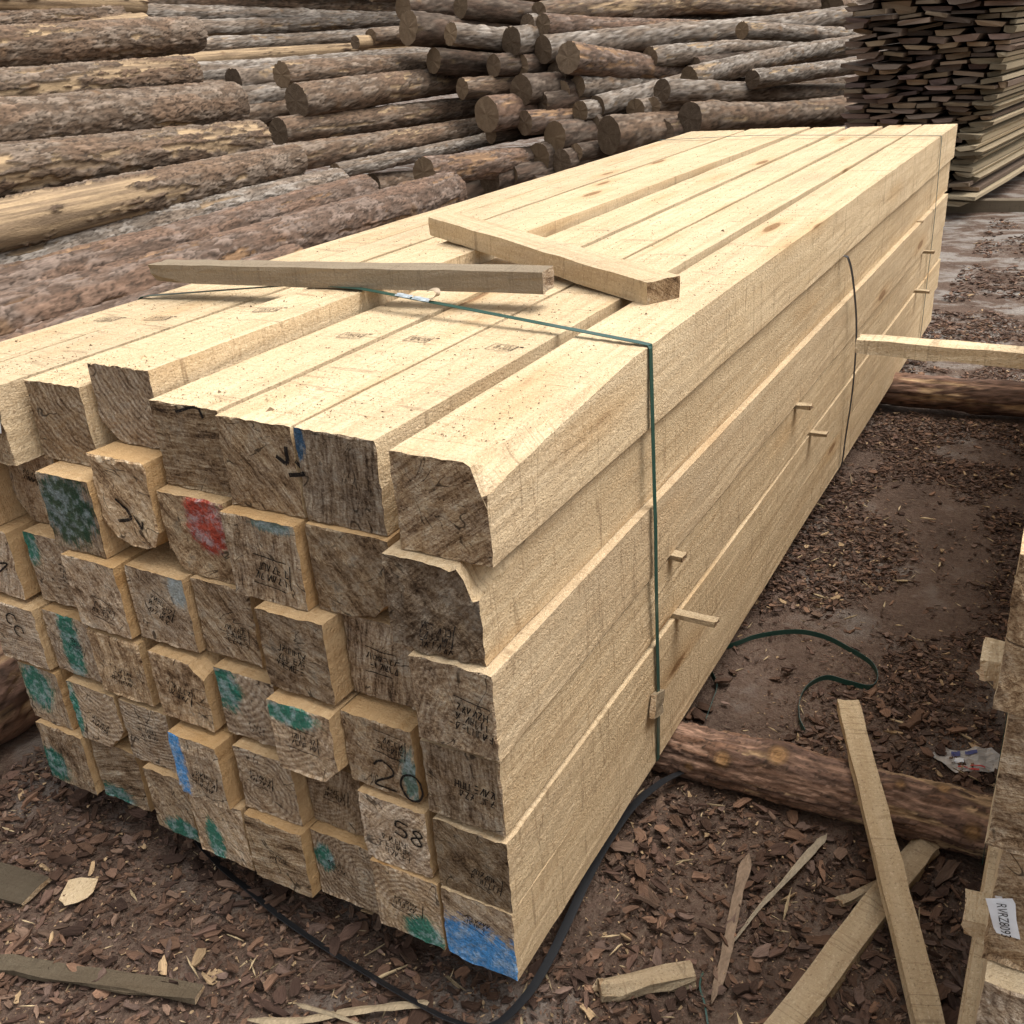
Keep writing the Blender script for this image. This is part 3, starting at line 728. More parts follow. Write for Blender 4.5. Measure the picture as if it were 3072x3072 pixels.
LOGS = [
("L",(-5.645,4.795,1.819),(0.139,-0.99,0.004),4.2,0.084,0.093,"peel"),
("L",(-5.587,4.527,1.736),(0.139,-0.99,-0.037),4.0,0.075,0.082,"bark"),
("L",(-4.935,4.574,1.58),(0.139,-0.99,-0.028),4.2,0.1,0.11,"bark"),
("L",(-4.755,4.291,1.338),(0.139,-0.99,-0.002),4.0,0.097,0.121,"half"),
("L",(-4.472,4.351,1.138),(0.139,-0.99,0.013),4.2,0.123,0.123,"bark"),
("L",(-4.217,4.257,0.924),(0.139,-0.99,0.036),4.2,0.107,0.124,"half"),
("L",(-3.99,4.315,0.781),(0.139,-0.99,0.009),4.3,0.095,0.119,"peelhalf"),
("L",(-3.844,4.564,0.607),(0.07,-0.998,0.004),4.4,0.082,0.09,"grey"),
("L",(-3.55,4.46,0.565),(0.07,-0.998,0.006),4.4,0.097,0.107,"red"),
("L",(-3.124,4.817,0.515),(0.07,-0.997,0.012),4.8,0.116,0.116,"red"),
("L",(-2.83,2.892,0.445),(0.07,-0.998,0.008),3.4,0.093,0.093,"red"),
("L",(-5.73,4.956,1.97),(0.139,-0.99,-0.009),4.2,0.09,0.098,"bark"),
("L",(-5.417,4.599,1.683),(0.139,-0.987,-0.087),3.6,0.063,0.063,"peel"),
("M",(-5.841,6.433,1.26),(0.105,0.995,0.005),4.6,0.101,0.081,"bark"),
("M",(-5.618,6.318,1.044),(0.105,0.995,0.005),4.6,0.135,0.108,"bark"),
("M",(-5.641,6.052,0.818),(0.105,0.995,-0.002),4.6,0.11,0.088,"bark"),
("M",(-5.312,5.765,0.64),(0.105,0.994,-0.007),4.6,0.102,0.081,"bark"),
("M",(-5.022,5.99,0.5),(0.105,0.994,0.013),4.6,0.056,0.045,"grey"),
("M",(-4.488,6.524,0.42),(0.104,0.993,-0.048),4.6,0.115,0.092,"red"),
("M",(-5.06,6.503,0.302),(0.104,0.992,-0.072),4.6,0.104,0.084,"bark"),
("N",(-7.883,6.643,1.993),(0.139,0.99,-0.031),5.5,0.087,0.074,"bark"),
("N",(-7.777,6.519,1.887),(0.139,0.99,-0.036),5.5,0.071,0.06,"grey"),
("N",(-7.662,6.371,1.727),(0.139,0.99,-0.01),5.5,0.075,0.064,"grey"),
("N",(-7.547,6.223,1.567),(0.139,0.99,0.006),5.5,0.074,0.063,"grey"),
("N",(-7.308,6.16,1.427),(0.139,0.99,-0.005),5.5,0.076,0.065,"peel"),
("N",(-6.437,6.445,1.229),(0.139,0.99,0.023),5.5,0.107,0.091,"grey"),
("N",(-6.374,6.271,1.078),(0.139,0.99,0.026),5.5,0.101,0.086,"grey"),
("N",(-6.349,6.205,0.93),(0.139,0.989,0.043),5.5,0.106,0.09,"bark"),
("N",(-7.771,7.054,2.151),(0.139,0.99,-0.014),5.5,0.104,0.089,"bark"),
("N",(-7.188,7.967,2.238),(0.139,0.99,0.004),5.5,0.12,0.102,"grey"),
("N",(-7.077,6.367,1.315),(0.139,0.99,-0.011),5.5,0.089,0.076,"grey"),
("N",(-6.841,6.294,1.16),(0.139,0.99,-0.01),5.5,0.088,0.075,"bark"),
("N",(-5.799,7.761,1.521),(0.139,0.99,-0.001),5.5,0.067,0.057,"bark"),
("N",(-5.858,7.576,1.484),(0.139,0.99,-0.019),5.5,0.061,0.052,"peel"),
("F",(-5.434,7.88,1.574),(0.339,0.932,-0.126),4,0.146,0.12,"dark"),
("F",(-5.009,7.963,1.495),(0.339,0.932,-0.132),4,0.094,0.077,"grey"),
("F",(-5.291,8.056,1.269),(0.339,0.933,-0.123),3.6,0.11,0.09,"dark"),
("F",(-5.143,8.402,1.737),(0.34,0.933,-0.121),4,0.104,0.086,"dark"),
("F",(-4.598,8.41,1.392),(0.276,0.961,-0.02),3.6,0.124,0.102,"grey"),
("F",(-4.541,8.65,1.533),(0.276,0.961,-0.02),3.6,0.089,0.073,"grey"),
("F",(-4.462,8.746,1.62),(0.342,0.94,-0.013),4.8,0.104,0.086,"half"),
("F",(-4.356,8.621,1.512),(0.308,0.949,-0.06),3.2,0.098,0.081,"red"),
("F",(-4.315,8.528,1.297),(0.358,0.933,0.032),5.0,0.119,0.098,"grey"),
("F",(-3.994,8.419,1.219),(0.206,0.969,-0.14),3.2,0.137,0.112,"red"),
("F",(-4.714,8.229,1.19),(0.342,0.94,-0.02),3.4,0.098,0.081,"dark"),
("F",(-4.532,8.454,1.165),(0.375,0.927,-0.02),3.4,0.099,0.081,"dark"),
("F",(-4.888,7.899,1.013),(0.342,0.939,-0.035),3.6,0.087,0.071,"bark"),
("F",(-4.337,8.072,0.961),(0.208,0.978,-0.02),3.4,0.132,0.108,"dark"),
("F",(-4.214,8.59,1.066),(0.208,0.978,-0.02),3.4,0.115,0.094,"dark"),
("F",(-4.09,8.458,0.926),(0.208,0.978,-0.02),3.4,0.083,0.068,"dark"),
("F",(-3.97,8.543,0.949),(0.275,0.96,-0.06),3.4,0.093,0.076,"grey"),
("F",(-4.202,8.214,0.838),(0.407,0.913,-0.02),3.2,0.092,0.076,"dark"),
("F",(-4.534,7.728,0.784),(0.242,0.97,-0.02),3.4,0.15,0.123,"red"),
("F",(-4.258,7.965,0.68),(0.375,0.927,-0.02),3.4,0.106,0.087,"red"),
("F",(-3.863,8.363,0.739),(0.242,0.97,-0.02),3.4,0.087,0.071,"grey"),
("F",(-3.773,8.557,0.759),(0.308,0.948,0.08),3.6,0.098,0.081,"grey"),
("F",(-3.439,8.728,0.706),(0.208,0.978,-0.02),3.4,0.098,0.081,"grey"),
("F",(-3.295,8.823,0.722),(0.342,0.94,-0.02),3.4,0.085,0.07,"bark"),
("F",(-3.202,8.826,0.862),(0.341,0.937,-0.07),4.6,0.102,0.084,"grey"),
("F",(-3.108,9.316,0.947),(0.342,0.938,0.054),3.0,0.1,0.082,"grey"),
("F",(-3.921,8.388,0.613),(0.208,0.978,-0.02),3.2,0.072,0.059,"dark"),
("F",(-3.787,8.468,0.612),(0.208,0.978,-0.02),3.2,0.083,0.068,"dark"),
("F",(-3.499,8.209,0.531),(0.438,0.899,-0.02),3.4,0.165,0.136,"bark"),
("F",(-3.986,8.05,0.538),(0.276,0.961,-0.02),3.4,0.137,0.112,"dark"),
("F",(-2.892,8.746,0.612),(0.342,0.938,-0.051),4.2,0.144,0.118,"bark"),
("F",(-3.129,8.665,0.487),(0.276,0.961,-0.02),3.4,0.128,0.105,"dark"),
("F",(-4.631,7.944,0.58),(0.309,0.951,-0.02),3.4,0.072,0.059,"dark"),
("F",(-4.141,7.985,0.355),(0.242,0.97,-0.02),3.4,0.133,0.109,"dark"),
("F",(-3.896,7.986,0.323),(0.242,0.97,-0.02),3.4,0.106,0.087,"dark"),
("F",(-3.786,8.089,0.392),(0.309,0.951,-0.02),3.4,0.073,0.06,"dark"),
("F",(-4.418,7.498,0.24),(0.242,0.97,-0.02),3.4,0.125,0.103,"dark"),
("F",(-4.468,7.674,0.381),(0.438,0.898,-0.047),3.2,0.091,0.075,"dark"),
("F",(-4.286,7.704,0.236),(0.5,0.866,-0.02),3.2,0.091,0.075,"dark"),
("F",(-3.741,8.486,0.36),(0.208,0.978,-0.02),3.2,0.12,0.099,"dark"),
("F",(-3.646,9.618,1.144),(0.342,0.94,0.002),3.6,0.099,0.081,"grey"),
("F",(-2.959,10.522,1.337),(0.341,0.938,-0.059),3.6,0.079,0.065,"grey"),
("F",(-2.618,9.831,0.88),(0.342,0.94,0.01),3.0,0.081,0.066,"grey"),
("F",(-3.34,10.114,1.009),(0.342,0.94,0.015),3.6,0.096,0.079,"dark"),
("F",(-2.693,13.34,1.483),(0.139,0.99,-0.02),3.4,0.161,0.132,"bark"),
("F",(-2.756,13.565,1.258),(0.139,0.99,-0.02),3.4,0.117,0.096,"bark"),
("F",(-2.419,13.194,1.388),(0.139,0.99,-0.02),3.4,0.152,0.125,"grey"),
("F",(-4.031,9.899,1.606),(0.342,0.94,0.017),4.2,0.112,0.092,"bark"),
("F",(-4.258,9.856,1.542),(0.342,0.939,-0.024),4.0,0.096,0.079,"dark"),
("F",(-5.26,8.941,1.907),(0.342,0.939,-0.029),4.4,0.12,0.098,"bark"),
("F",(-4.353,9.425,1.799),(0.342,0.94,-0.008),4.4,0.109,0.089,"half"),
("F",(-5.893,8.492,1.781),(0.309,0.951,-0.02),3.6,0.12,0.098,"dark"),
("F",(-6.21,8.417,1.989),(0.309,0.951,-0.02),4.2,0.12,0.098,"bark"),
("F",(-4.17,7.836,0.115),(0.276,0.961,-0.02),3.2,0.118,0.097,"dark"),
("F",(-3.492,8.586,0.271),(0.242,0.97,-0.02),3.2,0.115,0.094,"dark"),
("F",(-3.474,8.955,0.455),(0.242,0.97,-0.02),3.2,0.107,0.087,"dark")]
LL = ["smooth peeled log topping the long log pile beside the beam stack",
      "flaky bark log just under the peeled one topping the long pile",
      "shaggy bark log with raised knots, third from the top of the long pile",
      "part-peeled log with a long drying crack, fourth from the top of the long pile",
      "bark log with a round pale end rim, fifth from the top of the long pile",
      "patchy bark log with bare tan spots, sixth from the top of the long pile",
      "log peeled at one half and bark covered at the other, low in the long pile",
      "thin grey log lying under the half-peeled log in the long pile",
      "reddish bark log between the thin grey log and the lowest thick one",
      "thick reddish log, lowest one seen in the long pile behind the beams",
      "reddish bark log tucked lowest against the beam stack's far side",
      "flaky bark log lying behind the smooth peeled one topping the long pile",
      "thin peeled log showing behind the knotty bark log of the long pile"]
ML = ["bark log with a clean sawn end, topmost of the end-on logs in the middle pile",
      "thickest bark log in the middle pile with a cracked sawn end",
      "bark log under the thickest one in the middle pile, sawn end showing",
      "long bark log below the end-on logs of the middle pile, its end hidden",
      "thin grey pole lying along the foot of the middle pile",
      "dark reddish log low in the middle pile beside the crossed heap",
      "bark log lowest in the middle pile, under the thin grey pole"]
NL_ = ["brown bark log topping the rear pile, running behind the crossed heap", "thin grey log second from the top of the rear pile", "grey bark log third from the top of the rear pile",
       "grey bark log just above the peeled log in the rear pile", "pale peeled log running along the rear pile", "grey log just under the peeled log of the rear pile",
       "grey log behind the thickest log of the middle pile", "bark log behind the third end-on log of the middle pile", "uppermost bark log of the rear pile, above the brown one", "grey log at the very back of the rear pile's top", "grey log peeping out behind the peeled log of the rear pile", "bark log behind the end-on logs of the middle pile's top", "short bark log beside the crossed heap, near the rear pile's top", "pale split log lying above the peeled log of the rear pile"]
FL = {0: "thick dark log jutting out at the upper corner of the crossed heap", 4: "log with a split end in the crossed heap", 6: "long tan log topping the crossed heap", 8: "long bowed grey log with a pale ring near its tip",
      9: "thick reddish log with a bright sawn end sloping down across the heap", 2: "almost black log under the jutting corner log of the crossed heap",
      24: "long grey bark log lying level beside the plank stack", 25: "grey log slanting up towards the plank stack", 30: "stout bark log lowest on the plank stack side of the heap", 28: "very thick log with the biggest sawn face in the crossed heap",
      18: "reddish thick log at the heap's lower corner towards the middle pile", 40: "grey log running behind the bowed log of the crossed heap"}
cnt = {'L': 0, 'M': 0, 'N': 0, 'F': 0}
for i, (kd, Q, d, L, r0, r1, st) in enumerate(LOGS):
    n = cnt[kd]; cnt[kd] += 1
    if kd == 'L':
        log("log", Q, d, L, r0, r1, st, 1000 + i, LL[n], "logs in the long pile", nA=120, nL=int(L * 62), knots=9, flake=.032, thick=.017, bend=.015)
    elif kd == 'M':
        log("log", Q, d, L, r0, r1, st, 1000 + i, ML[n], "logs in the middle pile", nA=72, nL=150, knots=8, flake=.034, thick=.015, bend=.03)
    elif kd == 'N':
        log("log", Q, d, L, r0, r1, st, 1000 + i, NL_[n], "logs in the rear pile", nA=56, nL=150, knots=7, flake=.036, thick=.016, bend=.05)
    else:
        lab = FL.get(n, "%s %s log %s in the crossed heap, %s" % ("thin" if r0 < .085 else "mid-sized" if r0 < .115 else "thick", dict(dark="dark", grey="grey", red="reddish", bark="brown", half="patchy tan")[st],
                         "low" if Q[2] < .5 else "at mid height" if Q[2] < .9 else "high" if Q[2] < 1.45 else "near the top", "towards the middle pile" if Q[0] < -4.55 else "at its centre" if Q[0] < -3.6 else "towards the plank stack"))
        log("log", Q, d, L, r0, r1, st, 1000 + i, lab, "logs in the crossed heap", nA=52, nL=90, knots=6, flake=.034, thick=.014, bend=.05 if L > 4.1 else .02)
# bearers under the beams and loose ground logs
log("bearer_log", (-1.75, .715, GZ + .058), (1, .02, .004), 3.3, .060, .056, 'bast', 2001, "reddish peeled bearer log on the ground under the beams' near ends", nA=130, nL=900, knots=8, flake=.018, thick=.006, bend=.012, kn=((.7, 1.87, .024), (1.2, 1.98, .030), (.45, 2.36, .024), (.2, 1.80, .015), (1.3, 2.22, .014)))
log("bearer_log", (-1.75, 3.30, GZ + .058), (1, -.01, .004), 4.2, .064, .066, 'bast', 2002, "dark red bearer log on the ground under the beams' far ends", nA=72, nL=160, knots=8, flake=.02, thick=.006, bend=.01)
log("log", (-1.62, -1.3, GZ + .165), (-.02, 1, 0), 4.4, .18, .17, 'bast', 2003, "fibrous reddish log on the ground close beside the beams' closed side", "logs in the long pile", nA=110, nL=240, knots=6, flake=.022, thick=.014)
for k, (x, y, z, r) in enumerate(((-2.15, -.6, .02, .14), (-2.5, -.5, .03, .15), (-2.9, -.3, .04, .16), (-3.3, 0, .05, .16), (-3.7, .2, .06, .17), (-2.35, -.4, .26, .12), (-2.75, -.2, .28, .13), (-3.2, .1, .32, .14), (-3.6, .3, .36, .15), (-4.1, .4, .1, .18), (-4.1, .5, .48, .16), (-4.4, .6, .8, .15), (-4.8, .7, .35, .2), (-4.9, .7, 1.0, .16), (-5.1, .7, 1.3, .15))):
    log("log", (x, y, z), (-.06, 1, .0), 4.4 if z < .3 else 2.7, r, r * .95, 'red' if k % 2 else 'dark', 2100 + k, "dark log buried low in the long pile behind the beams", "buried logs of the long pile", nA=40, nL=60, knots=3, flake=.03)
for k in range(9):
    log("log", (-5.3 + k * .36, 7.5 + k * .17, -.02 + .02 * (k % 2)), (.3, .95, 0), 3.4, .15, .13, 'dark', 2200 + k, "dark log in the bottom course of the crossed heap", "bottom course of the crossed heap", nA=36, nL=40, knots=3, flake=.03)

# ------------------------------------------------------------------ stack of waney planks
def slab_mesh(name, w, t, L, seed, pale):
    r = random.Random(seed); n = 12
    ys = np.array([0, .02, .3, 1.0, 2.0, 3.0, L])
    k1, k2 = r.uniform(.05, .45), r.uniform(.05, .45)
    sec = [(-.5 + k1 * .1, 0), (-.5 + k1 * .5, -1), (-.2, -1.0 - r.uniform(0, .25)), (.2, -1.0 - r.uniform(0, .25)), (.5 - k2 * .5, -1), (.5 - k2 * .1, 0), (.18, .06), (-.18, .04)]
    if r.random() < .4: sec = [(-.5, -.9), (.5, -.9), (.5, 0), (.2, .02), (-.2, .02), (-.5, 0), (-.5, -.3), (-.5, -.6)]
    sec = np.array(sec); m = len(sec)
    X = np.repeat(sec[None, :, 0] * w, len(ys), 0); Z = np.repeat((sec[None, :, 1] + .5) * t, len(ys), 0); Yy = np.repeat(ys[:, None], m, 1) * 1.0
    X = X * (1 + (fbm(Yy * 2, 0, 0, seed, 2) - .5) * .12); X = X + (fbm(Yy * .7, 3, 0, seed + 4, 2) - .5) * .03
    Yy[0] += np.array([r.uniform(-.012, .012) for _ in range(m)]) + sec[:, 0] * r.uniform(-.06, .06); Z = Z + (vnoise(X * 30, Yy * 3, Z * 30, seed) - .5) * .005
    V = np.stack([X.ravel(), Yy.ravel(), Z.ravel()], 1)
    R = len(ys); b = (np.arange(R - 1)[:, None] * m + np.arange(m)).ravel(); c = (np.arange(R - 1)[:, None] * m + (np.arange(m) + 1) % m).ravel()
    polys = [np.stack([b, c, c + m, b + m], 1), np.arange(m)[None, ::-1], (np.arange(m) + (R - 1) * m)[None]]
    endc = np.array((.20, .150, .110)) * r.uniform(.4, 1.5) * np.array((1, r.uniform(.92, 1.04), r.uniform(.85, 1.1)))
    if r.random() < .22: endc = np.array((.34, .235, .145)) * r.uniform(.6, 1.1)
    sidec = np.array((.46, .37, .24)) * r.uniform(.6, 1.1) if pale else np.array((.17, .12, .085)) * r.uniform(.5, 1.3)
    cc = np.repeat(sidec[None], len(V), 0); cc[:m] = endc; cc[m:2 * m] = sidec * .9
    if pale: cc[:m] = sidec * r.uniform(.45, .9)
    return mesh_np(name, V, polys, cols=cc)

rb = random.Random(5)
SLAB_D = [slab_mesh("rough_plank", 1, 1, 4.0, 300 + k, False) for k in range(26)]
SLAB_P = [slab_mesh("rough_plank", 1, 1, 4.0, 400 + k, True) for k in range(16)]
z, rown, nb = GZ + .10, 0, 0
slab_q = Vector((.116, .993, 0)).to_track_quat('Y', 'Z')
while z < 2.02 and nb < 296:
    t = rb.uniform(.034, .05)
    lean = .16 * (z + .02) / 1.2 + rb.uniform(-.055, .035)
    x = -1.36 + lean * .6 + rb.uniform(-.06, .06)
    xr = -.235 + lean
    while x < xr - .06:
        w = min(rb.uniform(.15, .27), xr - x)
        if xr - x - w < .07: w = xr - x
        last = x + w > xr - .02
        pale = last and (rb.random() < (.85 if z < 1.0 else .6))
        me = rb.choice(SLAB_P if pale else SLAB_D)
        if not me.materials: me.materials.append(M_BOARD)
        o = bpy.data.objects.new("rough_plank", me); COL.objects.link(o)
        yy = 7.95 + rb.uniform(-.16, .06) - (.05 if last else 0) + .10 * math.sin(z * 3.1)
        o.location = (x + w / 2, yy, z + t / 2 + rb.uniform(-.003, .003))
        o.rotation_mode = 'QUATERNION'
        o.rotation_quaternion = (Matrix.Rotation(-rb.uniform(-.012, .012) - .117, 4, 'Z') @ Matrix.Rotation(rb.gauss(0, .09), 4, 'Y')).to_quaternion()
        o.scale = (w * rb.uniform(.86, 1.0), 1, t * rb.uniform(.6, .9))
        tag(o, ("pale fresh waney plank along the outer side of the tall plank stack" if pale else "weathered dark waney plank in the tall plank stack"), "plank",
            "pale outer boards of the plank stack" if pale else "weathered boards of the plank stack")
        nb += 1
        x += w + rb.uniform(.0, .012)
    z += t
    rown += 1
def lath(name, w, t, L, p, d, seed, label, group=None, tone=None, up=(0, 0, 1), cat="lath", rough=1.5, etone=None, wanes=(), step=.06, m=3):
    """small sawn stick: starts at p (centre of its underside), runs along d"""
    me = beam_mesh(name, w, t, L, seed, wanes, m=m, cap=1.0, step=step, rough=rough)
    dv = Vector(d).normalized(); upv = Vector(up)
    xv = dv.cross(upv).normalized(); zv = xv.cross(dv)
    o = put(name, me, [M_SAWN, M_END], label=label, cat=cat, group=group)
    mt = Matrix((xv, dv, zv)).transposed().to_4x4(); mt.translation = Vector(p)
    o.matrix_world = mt
    r = random.Random(seed)
    o["tone"] = list(tone or (1.0, .05, r.random()))
    o["etone"] = list(etone or (1.1, .3, r.random())); o["mixk"] = [.12, 1.0, 1.2]; o["pith"] = [0.05, 0.03, .008]; o["sawang"] = r.uniform(-1, 1); o["paint"] = [0, 0, 0, 0]; o["paintcol"] = [0, 0, 0]
    return o
for k, y in enumerate((8.15, 11.0)):
    lath("bearer_plank", .12, .10, 2.6, (-1.5, y, GZ + .0), (1, .02, 0), 620 + k, ["dark bearer plank under the near end of the plank stack", "dark bearer plank under the far end of the plank stack"][k], tone=(.45, .7, .3 + k * .2), cat="plank", step=.3)

# ------------------------------------------------------------------ stickers between the layers
for k, (y, z, out, w) in enumerate(((.69, .4394, .030, .026), (.715, .2894, .092, .024), (1.62, .4394, .045, .026), (1.815, .2894, .052, .024), (3.71, .4394, .048, .024), (3.62, .2894, .060, .026), (3.55, .5975, .012, .022))):
    nm = ["upper of the two nearest the first strap", "lower, longer of the two nearest the first strap", "upper of the middle pair", "lower of the middle pair", "upper of the two by the far strap", "lower of the two by the far strap", "flush one high by the far strap"][k]
    lath("sticker", w, .0106 if k < 6 else .006, 1.2 + out, (out, y, z), (-1, .02, 0), 640 + k, "thin spacer stick between beam layers, " + nm, "spacer sticks in the beam stack", tone=(.72, .12, .1 * k), cat="spacer", etone=(.7, .2, .3))
for k, (p, L, w, t) in enumerate((((.606, -.128, .8525), .5, .034, .022), ((.618, -.10, .8275), .5, .03, .022), ((.626, -.128, .5535), .5, .04, .024))):
    lath("sticker", w, t, L, p, (1, .05, 0), 660 + k, ["splintered spacer stick under the top course of the neighbouring stack", "lower doubled spacer stick under the neighbouring stack's top course", "rough spacer block low in the neighbouring stack by the tag"][k], "spacer sticks in the neighbouring stack", tone=(1.05, .02, .2 + k * .2), cat="spacer", rough=3, etone=(1.3, .2, .5))
lath("sticker", .042, .026, .75, (.292, .87, .8345), (1, -.03, .0), 664, "long pale spacer stick reaching out from the neighbouring stack towards the beams", "spacer sticks in the neighbouring stack", tone=(1.1, .0, .77), cat="spacer", rough=2.2, etone=(1.3, .2, .5))

# laths left on top of the stack
lath("lath", .062, .042, .965, (-1.245, .662, .9370), (.962, .115, .0), 670, "grey weathered lath lying across the raised top beam", tone=(.66, .62, .4), rough=1.6, wanes=((1, -1, .02, .018, .09, .3), (-1, -1, .01, .012, .05, .3)), etone=(.9, .8, .4), cat="lath", m=5)
lath("lath", .085, .046, .87, (-.862, 1.288, .9425), (.775, -.402, -.045), 671, "fresh tan lath with a broken end lying askew on the beams", tone=(.93, .03, .15), rough=1.8, etone=(.7, .1, .6), cat="lath", m=5)

# ------------------------------------------------------------------ straps
def smooth_path(P, n=8):
    P = np.asarray(P, float); Q = np.vstack([2 * P[0] - P[1], P, 2 * P[-1] - P[-2]])
    out = []
    for i in range(1, len(Q) - 2):
        for t in np.linspace(0, 1, n, endpoint=False):
            a, b, c, d = Q[i - 1:i + 3]
            out.append(.5 * ((2 * b) + (c - a) * t + (2 * a - 5 * b + 4 * c - d) * t * t + (3 * b - a - 3 * c + d) * t ** 3))
    return np.array(out + [P[-1]])

def ribbon(name, P, width, mat, label, wdir=None, thick=.0011, smooth=8, group=None, cat="strap", parent=None, twist=None):
    P = smooth_path(P, smooth) if smooth else np.asarray(P, float)
    T = np.gradient(P, axis=0); T /= np.linalg.norm(T, axis=1)[:, None] + 1e-9
    if wdir is None: W = np.cross(T, np.array([0, 0, 1.0]))
    else: W = np.repeat(np.asarray(wdir, float)[None], len(P), 0)
    if twist is not None:
        U0 = np.cross(W, T); a = np.interp(np.linspace(0, 1, len(P)), *twist)[:, None]; W = W * np.cos(a) + U0 * np.sin(a)
    W -= (W * T).sum(1)[:, None] * T
    W /= np.linalg.norm(W, axis=1)[:, None] + 1e-9
    U = np.cross(W, T)
    r = [P + W * width / 2 + U * thick / 2, P - W * width / 2 + U * thick / 2, P - W * width / 2 - U * thick / 2, P + W * width / 2 - U * thick / 2]
    V = np.stack(r, 1).reshape(-1, 3); n = len(P)
    b = (np.arange(n - 1)[:, None] * 4 + np.arange(4)).ravel(); c = (np.arange(n - 1)[:, None] * 4 + (np.arange(4) + 1) % 4).ravel()
    polys = [np.stack([b, c, c + 4, b + 4], 1), np.array([[3, 2, 1, 0]]), np.array([[0, 1, 2, 3]]) + (n - 1) * 4]
    org = V.mean(0) if parent is None else np.zeros(3)
    me = mesh_np(name, V - org, polys)
    return put(name, me, [mat], tuple(org), label=label, cat=cat if parent is None else None, group=group, parent=parent)

s1 = [(-1.20, .60, -.004), (-1.222, .60, .0), (-1.262, .61, .44), (-1.294, .625, .896), (-1.288, .63, .903), (-1.27, .632, .906), (-.845, .70, .9385), (-.832, .70, .9395), (-.683, .688, .9395), (-.66, .686, .938),
      (-.35, .636, .923), (-.02, .588, .9045), (.0035, .584, .9025), (.0055, .583, .897), (.0135, .578, .60), (.0145, .578, .575), (.0145, .58, .45), (.0115, .592, .30), (.0105, .60, .15), (.008, .602, .002), (-.02, .602, -.003)]
strap1 = ribbon("strap", s1, .0145, M_GREEN, "green plastic strap round the beams' near end with a metal seal", wdir=(0, 1, 0), smooth=0, group="straps round the beam stack")
off1 = -np.array(strap1.location)
def seal(x, y, z, L, d):
    dv = Vector(d).normalized()
    V, n = [], 9
    for i, a in enumerate(np.linspace(-L / 2, L / 2, 5)):
        for j in range(n):
            t = j / (n - 1) * 2 - 1
            V.append((a, t * .0095 + .0012 * math.sin(i * 2.1 + j), .0028 * (1 - abs(t) ** 3) + .0008 * math.sin(i * 3 + j * 1.7)))
    q = np.array([[i * n + j, (i + 1) * n + j, (i + 1) * n + j + 1, i * n + j + 1] for i in range(4) for j in range(n - 1)])
    o = put("seal", mesh_np("seal", np.array(V), [q]), [M_SEAL], parent=strap1)
    o.rotation_mode = 'QUATERNION'; o.rotation_quaternion = Vector(d).to_track_quat('X', 'Z')
    o.location = Vector((x, y, z)) + Vector(off1)
    return o
sd_ = (.33, -.052, -.0182)
seal(-.560, .6705, .9350, .042, sd_); seal(-.512, .6628, .9325, .046, sd_)
curl = [(-.50, .662, .933), (-.488, .662, .936), (-.480, .668, .944), (-.486, .676, .950), (-.500, .682, .949), (-.512, .686, .945)]
ribbon("strap_tail", [tuple(np.array(c) + off1) for c in curl], .0125, mat_plain("strap_tail_paper", (.42, .33, .23), .6, .2), None, wdir=(.15, 1, .2), parent=strap1)

s2 = [(-1.2, 3.90, -.003), (-1.23, 3.90, .02), (-1.296, 3.90, .89), (-1.286, 3.90, .904), (-.84, 3.90, .916), (-.68, 3.895, .916), (-.02, 3.877, .9035), (.0045, 3.876, .901), (.0075, 3.876, .89), (.0145, 3.875, .59), (.0145, 3.875, .45), (.0105, 3.875, .01), (-.02, 3.875, -.003)]
ribbon("strap", s2, .0125, M_GREEN, "dark green strap round the beams' far end", wdir=(0, 1, 0), smooth=0, group="straps round the beam stack")
ribbon("strap", [(-.015, 2.095, .7492), (.004, 2.10, .7488), (.016, 2.11, .735), (.026, 2.15, .66), (.033, 2.22, .50), (.029, 2.262, .30), (.017, 2.275, .12), (.008, 2.275, .0), (-.02, 2.275, -.004)], .0125, M_BLACK,
       "slack black strap bowing out of the stack's middle", wdir=(.15, 1, 0), smooth=6, group="straps round the beam stack")
def on_ground(pts, dz=.004):
    return [(x, y, float(gh(np.array([x]), np.array([y]))[0]) + dz + e) for x, y, e in pts]
ribbon("loose_strap", on_ground([(-.95, .20, .004), (-.83, .075, .006), (-.72, .03, .006), (-.614, .003, .010), (-.512, -.02, .010), (-.41, -.03, .006), (-.313, -.04, .010), (-.20, -.05, .012), (-.10, -.055, .014), (-.035, -.035, .02), (-.006, .03, .03), (.002, .105, .042), (-.004, .20, .05), (-.01, .29, .055), (-.014, .40, .055), (-.01, .51, .05), (.012, .61, .035), (.04, .69, .02), (.05, .78, .006)], .012), .017, M_BLACK,
       "loose black strap curling on the soil in front of the beams", smooth=10, twist=([0, .45, .55, .8, 1], [.5, .6, .15, -.1, .4]))
ribbon("loose_strap", on_ground([(-.12, 1.15, .0), (-.035, 1.234, .004), (.017, 1.299, .008), (.104, 1.348, .012), (.18, 1.352, .014), (.246, 1.328, .012), (.31, 1.285, .01), (.339, 1.226, .008), (.332, 1.175, .008), (.28, 1.165, .01), (.23, 1.16, .012), (.198, 1.115, .01), (.191, 1.06, .006), (.205, 1.0, .003), (.227, .964, .0)], .007), .014, M_GREEN,
       "loose dark green strap looped on the ground beside the beams", smooth=10, wdir=(.1, .1, 1))
ribbon("loose_strap", on_ground([(-.06, 1.11, .0), (-.032, 1.076, .004), (-.008, 1.03, .006), (.0, .97, .006), (.009, .90, .002)], .007), .013, M_GREEN, "short green strap end poking out beneath the beams", wdir=(.3, .1, 1))
ribbon("string", on_ground([(.238, .232, .003), (.243, .2, .006), (.262, .17, .006), (.285, .125, .004), (.31, .07, .002)]), .003, M_GREEN, "thin green string lying on the bark litter", cat="string", thick=.002)
